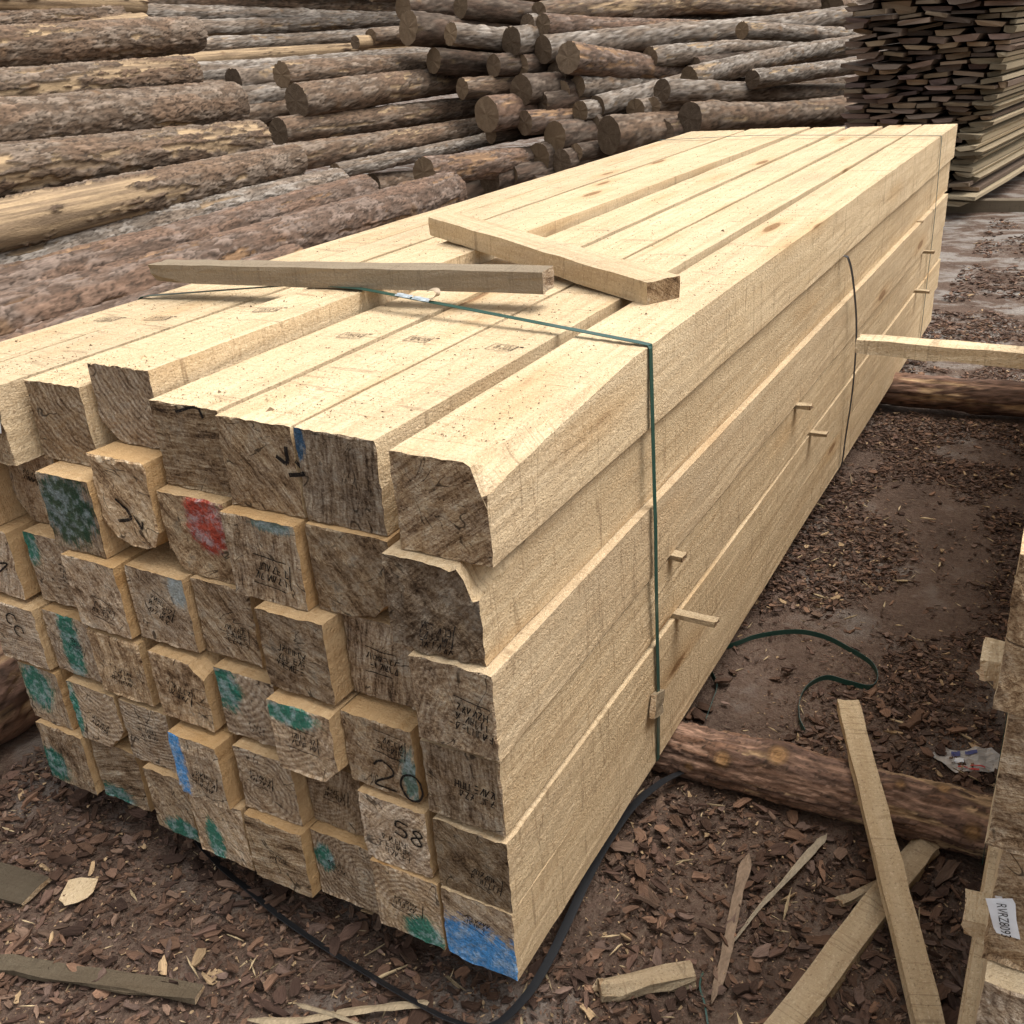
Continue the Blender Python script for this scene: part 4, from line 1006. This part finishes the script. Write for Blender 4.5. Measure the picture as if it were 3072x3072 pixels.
ribbon("strap", [(.62, .62, .999), (.616, .62, .99), (.63, .62, .70), (.632, .62, .40), (.636, .62, -.04)], .004, M_GREEN, "thin strap down the side of the neighbouring stack", wdir=(0, 1, 0), smooth=0, thick=.0012)
ribbon("strap", on_ground([(-5.3, 2.3, 0)])and [(-4.60, 3.05, 1.085), (-4.45, 2.75, 1.10), (-4.30, 2.62, 1.07), (-4.20, 2.52, 1.03)], .03, M_GREEN, "frayed green strap caught between two logs of the long pile", smooth=6)

# ------------------------------------------------------------------ ink: stamps and handwriting on the ends
def end_y(seed, cap, x, z):
    return (fbm(x * 45, z * 45, 0, seed + 21, 4, .6) - .5) * .006 * cap + (fbm(x * 9, z * 9, 0, seed + 23, 2) - .5) * .006 * cap

def strokes_mesh(name, segs, fn):
    """segs: (x0,z0,x1,z1,w) ribbons in a plane; fn maps 2D points to 3D"""
    V, q = [], []
    for (x0, z0, x1, z1, w) in segs:
        d = np.array([x1 - x0, z1 - z0]); L = np.linalg.norm(d) + 1e-9; nrm = np.array([-d[1], d[0]]) / L * w / 2
        m = max(1, int(L / .006))
        for i in range(m + 1):
            p = np.array([x0, z0]) + d * i / m
            V += [p + nrm, p - nrm]
            if i: b = len(V); q.append((b - 4, b - 3, b - 1, b - 2))
    V = np.array(V)
    return mesh_np(name, fn(V), [np.array(q)])

def stamp_segs(seed, s=1.0):
    r = random.Random(seed); S = []
    W, H = .058 * s, .034 * s
    def bar(x0, z0, x1, z1, w): S.append((x0, z0, x1, z1, w * s))
    for ln in range(r.choice([2, 2, 3])):
        zb = H / 2 - (ln + 1) * .0155 * s
        x = -W / 2 + r.uniform(0, .01) * s
        while x < W / 2:
            h = .0115 * s; w = .0055 * s
            for _ in range(r.choice([2, 3, 3])):
                t = r.random()
                if t < .45: xx = x + r.choice([0, w]); bar(xx, zb, xx, zb + h, .0017)
                elif t < .8: zz = zb + r.choice([0, h / 2, h]); bar(x, zz, x + w, zz, .0017)
                else: bar(x, zb, x + w, zb + h, .0017)
            x += w * 1.55
            if r.random() < .12: x += w
    if r.random() < .75: bar(-W / 2 - .004 * s, -H / 2 - .006 * s, W / 2 * r.uniform(.5, 1.1), -H / 2 - .006 * s, .0016)
    if r.random() < .6: bar(W / 2 + .006 * s, -H / 2, W / 2 + .006 * s, H / 2 + .004 * s, .0018)
    if r.random() < .4: bar(-W / 2, H / 2 + .006 * s, W / 2, H / 2 + .006 * s, .0016)
    return S

GLY = {'2': [(0, .75), (.15, .95), (.45, 1), (.7, .85), (.65, .6), (0, 0), (.8, .05)], '0': [(.4, 1), (.1, .8), (0, .45), (.15, .1), (.45, 0), (.7, .2), (.75, .6), (.6, .95), (.4, 1)],
       '5': [(.75, 1), (.15, 1), (.1, .55), (.5, .6), (.75, .35), (.6, .05), (.05, .05)], '8': [(.4, .55), (.1, .75), (.35, 1), (.65, .8), (.4, .55), (.05, .25), (.35, 0), (.7, .25), (.4, .55)],
       '7': [(0, 1), (.75, 1), (.3, 0)], '3': [(.05, .9), (.4, 1), (.7, .8), (.35, .55), (.75, .3), (.45, 0), (0, .1)], 'M': [(0, 0), (.1, 1), (.4, .3), (.75, 1), (.8, 0)],
       'C': [(.7, .9), (.3, 1), (0, .6), (.1, .15), (.5, 0), (.75, .2)], 'L': [(.1, 1), (.75, .35), (.1, .05)], 'V': [(0, .5), (.35, 0), (.45, .35)], '^': [(0, .2), (.5, 1), (.9, .9)]}
def glyph_segs(text, size, w, rot=0, step=.95):
    S, ca, sa = [], math.cos(rot), math.sin(rot); x = 0
    for ch in text:
        P = [((a + x) * size, b * size) for a, b in GLY[ch]]
        P = smooth_path([(a, b, 0) for a, b in P], 4)[:, :2]
        P = [(a * ca - b * sa, a * sa + b * ca) for a, b in P]
        S += [(P[i][0], P[i][1], P[i + 1][0], P[i + 1][1], w) for i in range(len(P) - 1)]
        x += step
    return S
def ink_end(key, segs, ox, oz, rot=0.0, name="stamp"):
    o = BEAMS[key].children[0]; seed = key[0] * 100 + key[1]; cap = SP.get(key, {}).get('cap', 1.2); ca, sa = math.cos(rot), math.sin(rot)
    def fn(P):
        x = P[:, 0] * ca - P[:, 1] * sa + ox; z = P[:, 0] * sa + P[:, 1] * ca + oz
        return np.stack([x, end_y(seed, cap, x, z) - .0024 - .0008 * (cap > 2), z], 1)
    put(name, strokes_mesh(name, segs, fn), [M_INK], parent=o)
for key, ox, oz, rot, s in (((2, 1), .0, .10, -.2, .9), ((2, 5), .01, .055, -.1, 1.15), ((2, 7), .0, .04, -.1, .9), ((3, 1), .03, .07, -.3, .8), ((3, 2), .01, .05, -.25, .9), ((3, 3), .0, .08, -.5, .9), ((3, 4), .02, .06, -.1, .9),
                            ((3, 5), -.01, .075, -.15, 1.0), ((3, 6), .0, .075, -.05, 1.05), ((3, 7), .03, .07, -.1, 1.1), ((4, 1), .02, .08, -.5, .7), ((4, 2), .0, .06, -.15, .9), ((4, 3), -.005, .07, -.2, 1.0), ((4, 4), .01, .03, -.2, .7),
                            ((4, 5), .0, .075, -.1, .95), ((4, 6), .02, .10, -.1, .95), ((4, 7), .02, .07, -.05, 1.1), ((5, 1), .0, .055, -.4, .8), ((5, 2), .0, .08, .05, .8), ((5, 3), .01, .06, -.3, .95), ((5, 4), -.015, .085, -.2, .9), ((5, 5), .0, .08, -.1, .85),
                            ((5, 6), .0, .05, -.1, .9), ((5, 7), .02, .05, -.2, .9), ((6, 4), .0, .07, -.1, .6), ((6, 5), -.02, .08, -.2, .7), ((6, 6), .0, .075, -.2, .9), ((6, 7), .0, .10, -.2, .8)):
    ink_end(key, stamp_segs(key[0] * 10 + key[1], s), ox, oz, rot)
ink_end((4, 6), glyph_segs("20", .055, .0042, -.12), -.02, .01, 0, "handwriting")
ink_end((5, 6), glyph_segs("58", .034, .0042, -.25), .0, .078, 0, "handwriting")
ink_end((3, 0), glyph_segs("7M", .045, .004, -1.0), -.02, .12, 0, "handwriting")
ink_end((4, 0), glyph_segs("CC", .030, .004, -1.1), -.02, .11, 0, "handwriting")
ink_end((2, 3), glyph_segs("LV", .045, .006, -.1), -.03, .045, 0, "handwriting")
ink_end((1, 4), glyph_segs("^", .05, .005, -.75), -.02, .13, 0, "handwriting")
ink_end((1, 5), glyph_segs("L7", .03, .007, -.9), .035, .10, 0, "handwriting")
for k, (key, x, y, rot) in enumerate((((1, 5), -.423, .51, .0), ((1, 4), -.566, .496, .1), ((1, 6), -.245, .505, -.1), ((1, 3), -.775, .50, .3), ((1, 0), -1.20, .456, .2), ((1, 1), -1.085, .493, .2))):
    o = BEAMS[key]; lx, ly_ = x - o.location.x, y - o.location.y; ca, sa = math.cos(rot), math.sin(rot)
    h = .139 if key == (1, 3) else .149
    segs = [s_ for s_ in stamp_segs(70 + k, .72)] + [(-.026, -.018, .024, -.018, .0014), (.024, -.018, .024, .016, .0014), (.024, .016, -.026, .016, .0014), (-.026, .016, -.026, -.018, .0014), (.028, .014, .036, .014, .004)]
    put("stamp", strokes_mesh("stamp", segs, lambda P: np.stack([P[:, 0] * ca - P[:, 1] * sa + lx, P[:, 0] * sa + P[:, 1] * ca + ly_, np.full(len(P), h + .0016)], 1)), [M_INK], parent=o)

# ------------------------------------------------------------------ paper tags and litter pieces that stand alone
def text_mesh(txt, size):
    cu = bpy.data.curves.new("print", 'FONT'); cu.body = txt; cu.size = size; cu.align_x = 'CENTER'; cu.align_y = 'CENTER'
    ob = bpy.data.objects.new("print", cu); COL.objects.link(ob)
    me = bpy.data.meshes.new_from_object(ob.evaluated_get(bpy.context.evaluated_depsgraph_get()))
    bpy.data.objects.remove(ob); bpy.data.curves.remove(cu)
    return me
def sheet(name, outline, loc, ex, ey, label, cat, mat, crump=.002, seed=1, n=9):
    """thin sheet: outline polygon in (u,v) metres spanned by ex, ey, crumpled"""
    ex, ey = Vector(ex).normalized(), Vector(ey).normalized(); nz = ex.cross(ey)
    P = np.array(outline); c = P.mean(0); rings = [P]
    K = []
    for i in range(len(P)):
        for t in np.linspace(0, 1, 4, endpoint=False): K.append(P[i] * (1 - t) + P[(i + 1) % len(P)] * t)
    K = np.array(K); m = len(K); V, polys = [], []
    fr = (1, .8, .55, .3)
    for f in fr:
        q = c + (K - c) * f
        hh = (fbm(q[:, 0] * 45, q[:, 1] * 45, 0, seed, 3) - .5) * 2 * crump
        V.append(np.stack([q[:, 0], q[:, 1], hh], 1))
    V = np.concatenate(V + [np.array([[c[0], c[1], 0]])])
    for i in range(len(fr) - 1):
        a = np.arange(m) + i * m; polys.append(np.stack([a, np.roll(a, -1), np.roll(a, -1) + m, a + m], 1))
    a = np.arange(m) + (len(fr) - 1) * m; polys.append(np.stack([a, np.roll(a, -1), np.full(m, len(V) - 1)], 1))
    o = put(name, mesh_np(name, V, polys), [mat], label=label, cat=cat)
    mt = Matrix((ex, ey, nz)).transposed().to_4x4(); mt.translation = Vector(loc); o.matrix_world = mt
    return o
tagp = sheet("paper_tag", [(-.012, .021), (.003, .0225), (.011, .025), (.013, .019), (.012, .0), (.013, -.023), (-.007, -.020), (-.009, -.014), (-.010, .0)], (.658, -.172, .617), (.97, 0, .23), (-.23, -.02, .97), "torn white paper tag with printed number stapled to a beam end", "tag", M_PAPER, .0016, 3)
tm = put("printed_number", text_mesh("RVRZ8093", .0098), [M_INK], (.001, -.001, .0026), (0, 0, -math.pi / 2), parent=tagp)
tm.scale = (.95, 1.25, 1)
st_ = put("staple", mesh_np("staple", np.array([(-.003, .024, .001), (.003, .024, .001), (.003, .0285, .003), (-.003, .0285, .003)]), [np.array([[0, 1, 2, 3]])]), [M_PAPER], parent=tagp)
tagl = sheet("paper_tag", [(-.02, .03), (.012, .028), (.016, 0), (.010, -.025), (-.02, -.03)], (-1.012, .026, .842), (1, 0, 0), (.1, 0, 1), "torn barcode label on a top layer beam's end", "tag", M_PAPER, .0015, 8)
put("printed_number", text_mesh("FFB1", .011), [M_INK], (.002, -.006, .0026), (0, 0, math.pi / 2), parent=tagl)
wz = float(gh(np.array([.575]), np.array([1.0]))[0])
wr = sheet("plastic_wrapper", [(-.073, .012), (-.04, .035), (-.01, .03), (.02, .042), (.055, .05), (.072, .02), (.062, -.02), (.02, -.03), (-.025, -.038), (-.045, -.025)], (.572, 1.0, wz + .014), (1, .22, .05), (-.22, 1, .12), "crumpled pale plastic wrapper with red print on the soil", "wrapper", mat_plain("pale_wrapper", (.40, .37, .33), .35, .5, 55, .45), .010, 12)
def flat_patch(name, x0, y0, x1, y1, mat, parent, seed, cr):
    X, Y_ = np.meshgrid(np.linspace(x0, x1, 6), np.linspace(y0, y1, 4)); x, y = X.ravel(), Y_.ravel()
    hh = (fbm(x * 45, y * 45, 0, seed, 3) - .5) * 2 * cr
    q = np.array([[j * 6 + i, j * 6 + i + 1, (j + 1) * 6 + i + 1, (j + 1) * 6 + i] for j in range(3) for i in range(5)])
    put(name, mesh_np(name, np.stack([x, y, hh + .0035], 1), [q]), [mat], parent=parent)
for a in ((-.03, .012, -.012, .026, M_BLUEINK), (-.002, .016, .022, .027, M_BLUEINK), (-.02, -.024, .0, -.020, M_RED), (.005, -.020, .035, -.016, M_RED), (.0, -.030, .022, -.026, M_RED), (-.026, -.006, -.006, .006, M_PAPER)):
    flat_patch("printed_patch", *a[:4], a[4], wr, 12, .010)

def gz(x, y): return float(gh(np.array([x]), np.array([y]))[0])
# sticks on the ground
A0, A1 = Vector((.327, .896, .058)), Vector((.683, .085, -.117))
lath("lath", .046, .024, (A1 - A0).length, A0 - Vector((0, 0, .024)), A1 - A0, 680, "long squared stick leaning over the bearer log and crossing another stick", tone=(.98, .03, .33), rough=2.4, etone=(.6, .1, .2))
lath("lath", .05, .026, .68, (.533, .70, gz(.53, .69) + .008), (-.215, -.80, 0), 681, "squared stick with a splintered end lying beneath the leaning stick", tone=(.86, .08, .62), rough=3.2, etone=(.8, .2, .4), wanes=((1, 1, .014, .014, .1, .9),))
lath("stick", .018, .014, .105, (.415, .482, gz(.42, .48) + .008), (.07, .10, 0), 682, "short broken stick beside the two crossed sticks", tone=(.72, .3, .2), rough=4, cat="stick")
lath("wood_offcut", .034, .03, .165, (.095, .112, gz(.10, .11) + .006), (.135, .10, 0), 683, "pale split offcut lying among bark chips", tone=(.74, .2, .8), rough=6, cat="offcut", wanes=((1, 1, .015, .015, .08, .9), (-1, 1, .012, .012, .10, .9)), etone=(.9, .3, .1))
lath("plank_strip", .034, .009, .42, (-.93, -.335, gz(-.9, -.33) + .012), (.40, .125, .0), 684, "thin grey-brown wood strip half buried in the bark litter", tone=(.27, .55, .3), rough=5, cat="wood strip")
lath("plank_strip", .075, .010, .22, (-1.22, -.22, gz(-1.2, -.2) + .012), (.40, .06, .0), 685, "dark weathered board scrap beside the pale square chip", tone=(.22, .6, .7), rough=5, cat="wood strip")
sq = sheet("wood_chip", [(-.034, .03), (-.01, .034), (.03, .028), (.034, -.005), (.028, -.02), (.012, -.03), (-.012, -.036), (-.022, -.026), (-.032, -.02)], (-.925, -.148, gz(-.92, -.15) + .022), (.9, .45, .06), (-.45, .9, .05), "square pale sawn wood chip lying on the dark litter", "wood chip", M_SAWN, .0015, 20)
sq["tone"] = [.95, 0, .4]
lath("wood_chip", .012, .05, .06, (.012, .60, .125), (.1, -.8, .35), 686, "brown wood chip wedged behind the green strap low on the stack", tone=(.5, .3, .4), rough=3, cat="wood chip")

def sliver(P, w0, w1, label, col, seed):
    P = smooth_path(on_ground(P, .01), 6); n = len(P)
    T = np.gradient(P, axis=0); W = np.cross(T, [0, 0, 1.0]); W /= np.linalg.norm(W, axis=1)[:, None]
    t = np.linspace(0, 1, n)[:, None]; w = (w0 + (w1 - w0) * t) * (.75 + .5 * vnoise(t * 14, 0, 0, seed)) * np.clip(t * 12 + .15, 0, 1) * np.clip((1 - t) * 12 + .15, 0, 1)
    th = .0035
    V = np.stack([P + W * w / 2, P + np.array([0, 0, th]), P - W * w / 2, P - np.array([0, 0, th])], 1).reshape(-1, 3)
    b = (np.arange(n - 1)[:, None] * 4 + np.arange(4)).ravel(); c = (np.arange(n - 1)[:, None] * 4 + (np.arange(4) + 1) % 4).ravel()
    org = V.mean(0)
    put("bark_strip", mesh_np("bark_strip", V - org, [np.stack([b, c, c + 4, b + 4], 1)], cols=np.repeat(np.array([col]), len(V), 0)), [M_CHIP], tuple(org), label=label, cat="bark strip")
sliver([(.272, .175, 0), (.266, .26, .006), (.25, .36, .004), (.238, .44, .006), (.228, .53, .003)], .014, .022, "long brown bark strip lying on the litter near the crossed sticks", (.25, .18, .125), 1)
sliver([(.262, .30, 0), (.285, .40, .01), (.31, .48, .015), (.335, .57, .01), (.352, .65, .004)], .004, .018, "long pale twisted bark strip tapering to a point on the litter", (.36, .30, .215), 2)
sliver([(-.42, -.21, .01), (-.34, -.175, .014), (-.27, -.125, .016), (-.20, -.07, .014), (-.15, -.035, .008)], .012, .016, "frayed pale fibre strip lying in front of the blue-painted timber", (.36, .28, .18), 3)
sliver([(-.36, -.15, .012), (-.28, -.14, .018), (-.22, -.13, .012)], .010, .006, "second frayed pale fibre strip, shorter, crossing the longer one", (.33, .26, .17), 4)

# ------------------------------------------------------------------ bark litter
BPAL = np.array([(.125, .080, .055), (.160, .105, .073), (.090, .058, .041), (.195, .140, .102), (.165, .122, .098), (.140, .094, .072), (.070, .047, .036), (.205, .132, .088)])
def chips(N, pos, smin, smax, seed, K=8, lift=.016, tan=.03, pale=False, flat=.5):
    r = np.random.RandomState(seed)
    L = smin * (smax / smin) ** (r.uniform(0, 1, N) ** 1.5); asp = r.uniform(.16, .62, N)
    if pale: asp = r.uniform(.05, .14, N)
    th = L * r.uniform(.05, .13, N) if not pale else L * .04
    ang = (np.arange(K)[None] + r.uniform(-.35, .35, (N, K))) / K * 2 * np.pi
    rad = r.uniform(.5, 1.2, (N, K))
    u = np.cos(ang) * rad * L[:, None] / 2; v = np.sin(ang) * rad * (L * asp)[:, None] / 2
    bend = r.uniform(-.25, .45, N)[:, None] / L[:, None]
    hz = bend * v * v * 1.5 + r.uniform(-.5, .5, (N, K)) * th[:, None]
    top = np.stack([u, v, hz + th[:, None] / 2], 2); bot = np.stack([u * .92, v * .92, hz - th[:, None] / 2], 2)
    V = np.concatenate([top, bot], 1)
    yaw = r.uniform(0, 2 * np.pi, N); ti = r.normal(0, flat * .5, N); tj = r.normal(0, flat * .35, N)
    cy, sy, ci, si, cj, sj = np.cos(yaw), np.sin(yaw), np.cos(ti), np.sin(ti), np.cos(tj), np.sin(tj)
    x, y, z = V[..., 0], V[..., 1], V[..., 2]
    y, z = y * ci[:, None] - z * si[:, None], y * si[:, None] + z * ci[:, None]
    x, z = x * cj[:, None] + z * sj[:, None], -x * sj[:, None] + z * cj[:, None]
    x, y = x * cy[:, None] - y * sy[:, None], x * sy[:, None] + y * cy[:, None]
    base = gh(pos[:, 0], pos[:, 1]) + th / 2 + np.abs(np.sin(ti)) * L * asp * .3 + r.uniform(0, 1, N) ** 2 * lift
    W = np.stack([x + pos[:, 0][:, None], y + pos[:, 1][:, None], z + base[:, None]], 2).reshape(-1, 3)
    o = (np.arange(N) * 2 * K)[:, None]
    k = np.arange(K)
    polys = [o + k[None], o + K + k[None, ::-1]]
    side = np.stack([k, k + K, (k + 1) % K + K, (k + 1) % K], 1)
    polys.append((o[:, :, None] + side[None]).reshape(-1, 4))
    c = BPAL[r.randint(0, len(BPAL), N)] * np.array((.92, .83, .80)) * r.uniform(.55, 1.3, (N, 1))
    tn = r.uniform(0, 1, N) < tan
    c[tn] = np.array((.42, .29, .165)) * r.uniform(.7, 1.2, (tn.sum(), 1))
    if pale: c = np.array((.55, .42, .25)) * r.uniform(.55, 1.15, (N, 1))
    C = np.repeat(c[:, None], 2 * K, 1); C = C * r.uniform(.85, 1.15, (N, 2 * K, 1)); C[:, K:] *= .8
    lo = V.copy(); lo[..., 2] += r.uniform(0, 9, (N, 1)); lo[..., 0] += r.uniform(0, 9, (N, 1))
    return W, polys, C.reshape(-1, 3), lo.reshape(-1, 3)
def scatter(N, x0, x1, y0, y1, seed, thr=.38, soft=.12, keep=.06, fall=None):
    r = np.random.RandomState(seed)
    p = np.stack([r.uniform(x0, x1, N * 4), r.uniform(y0, y1, N * 4)], 1)
    m = fbm(p[:, 0] * 2.4, p[:, 1] * 2.4, 0, 77, 3)
    ok = r.uniform(0, 1, len(p)) < np.maximum(keep, sstep(thr, thr + soft, m))
    x, y = p[:, 0], p[:, 1]
    ok &= ~((x > -1.15) & (x < -.06) & (y > .30))
    ok &= ~((x > .67) & (y > -.12))
    ok &= ~((np.abs(y - (.735 + .02 * x)) < .062) & (x > -.2))
    ok &= ~((np.abs(y - 3.29) < .06))
    ok &= ~(x < -1.42)
    return p[ok][:N]
sets = [(chips, scatter(13000, -1.42, .72, -.75, 1.2, 1, thr=.33), dict(smin=.008, smax=.055, seed=1)),
        (chips, scatter(42000, -1.42, .72, -.75, 1.35, 2, thr=.24), dict(smin=.0035, smax=.014, seed=2, K=5, tan=.10)),
        (chips, scatter(16000, -.1, 1.1, 1.1, 3.4, 3, thr=.40), dict(smin=.006, smax=.038, seed=3, K=5)),
        (chips, scatter(6000, -.3, 1.3, 3.3, 5.2, 4, thr=.46, soft=.06, keep=.02), dict(smin=.009, smax=.045, seed=4, K=5)),
        (chips, scatter(2600, -.6, 1.6, 5.2, 8.2, 5, thr=.50, soft=.05, keep=.01), dict(smin=.015, smax=.06, seed=5, K=5))]
Vs, Ps, Cs, Ls, o0 = [], {}, [], [], 0
for fn, pos, kw in sets:
    W, P, C_, lo_ = fn(len(pos), pos, **kw)
    Vs.append(W); Cs.append(C_); Ls.append(lo_)
    for q in P: Ps.setdefault(q.shape[1], []).append(q + o0)
    o0 += len(W)
put("bark_litter", mesh_np("bark_litter", np.concatenate(Vs), [np.concatenate(v) for v in Ps.values()], cols=np.concatenate(Cs), loc=np.concatenate(Ls)), [M_LITTER], kind="stuff",
    label="brown bark chips littering the yard soil", cat="bark litter")
sp = scatter(420, -1.3, .7, -.7, 2.6, 9, thr=.2)
W, P, C_, lo_ = chips(len(sp), sp, .02, .085, 9, K=4, lift=.02, pale=True, flat=.3)
put("wood_splinters", mesh_np("wood_splinters", W, P, cols=C_, loc=lo_), [M_LITTER], kind="stuff", label="thin pale wood splinters scattered over the bark litter", cat="splinters")
# the biggest flakes lie loose on top, each one its own piece
rv = random.Random(3)
FL_ME = []
for k in range(14):
    W, P, C_, lo_ = chips(1, np.array([[0.0, 0.0]]), .08, .14, 40 + k, K=10, lift=0, tan=0, flat=.0)
    W = W - np.array([0, 0, W[:, 2].min()])
    me = mesh_np("bark_flake", W, P, cols=C_, loc=lo_); me.materials.append(M_LITTER); FL_ME.append(me)
fp = scatter(150, -1.35, .68, -.7, 1.3, 21, thr=.36)
for k, (x, y) in enumerate(fp):
    o = bpy.data.objects.new("bark_flake", FL_ME[k % 14]); COL.objects.link(o)
    s = rv.uniform(.38, .9)
    o.scale = (s, s * rv.uniform(.6, 1.1), s * rv.uniform(.8, 1.3)); o.location = (x, y, gz(x, y) + .006)
    o.rotation_euler = (rv.uniform(-.3, .3), rv.uniform(-.25, .25), rv.uniform(0, 6.28))
    tag(o, "large flat bark flake lying loose on top of the litter", "bark flake", "large bark flakes on the ground")
# sawdust and crumbs on the top beams
r = np.random.RandomState(8); N = 9000
ci = r.randint(0, 8, N); lo = np.array([a[0] for a in LAY[1]]); hi = np.array([a[1] for a in LAY[1]])
x = lo[ci] + (hi - lo)[ci] * r.uniform(.03, .97, N); y = .10 + 4.2 * r.uniform(0, 1, N) ** 1.6
zt = np.where(ci == 3, .9385 - .0065 * y, .8995)
s = np.exp(r.uniform(np.log(.0006), np.log(.0020), N)); s = np.where(r.uniform(0, 1, N) < .004, s * 3, s)
a = r.uniform(0, 6.28, N); e = r.uniform(.5, 2.2, N)
T4 = np.array([(1, 0, 0), (-.5, .8, 0), (-.5, -.8, 0), (0, 0, .9)])
V = T4[None] * s[:, None, None]; V[..., 0] *= e[:, None]
V = np.stack([V[..., 0] * np.cos(a)[:, None] - V[..., 1] * np.sin(a)[:, None] + x[:, None], V[..., 0] * np.sin(a)[:, None] + V[..., 1] * np.cos(a)[:, None] + y[:, None], V[..., 2] + zt[:, None]], 2).reshape(-1, 3)
b = (np.arange(N) * 4)[:, None]
F3 = (b[:, :, None] + np.array([(0, 1, 3), (1, 2, 3), (2, 0, 3)])[None]).reshape(-1, 3)
dk = r.uniform(0, 1, N) < .45
cc = np.where(dk[:, None], np.array([(.20, .135, .08)]), np.array([(.62, .46, .27)])) * r.uniform(.7, 1.2, (N, 1))
put("sawdust", mesh_np("sawdust", V, [F3], cols=np.repeat(cc, 4, 0)), [M_CHIP], kind="stuff", label="sawdust crumbs scattered over the top beams", cat="sawdust")
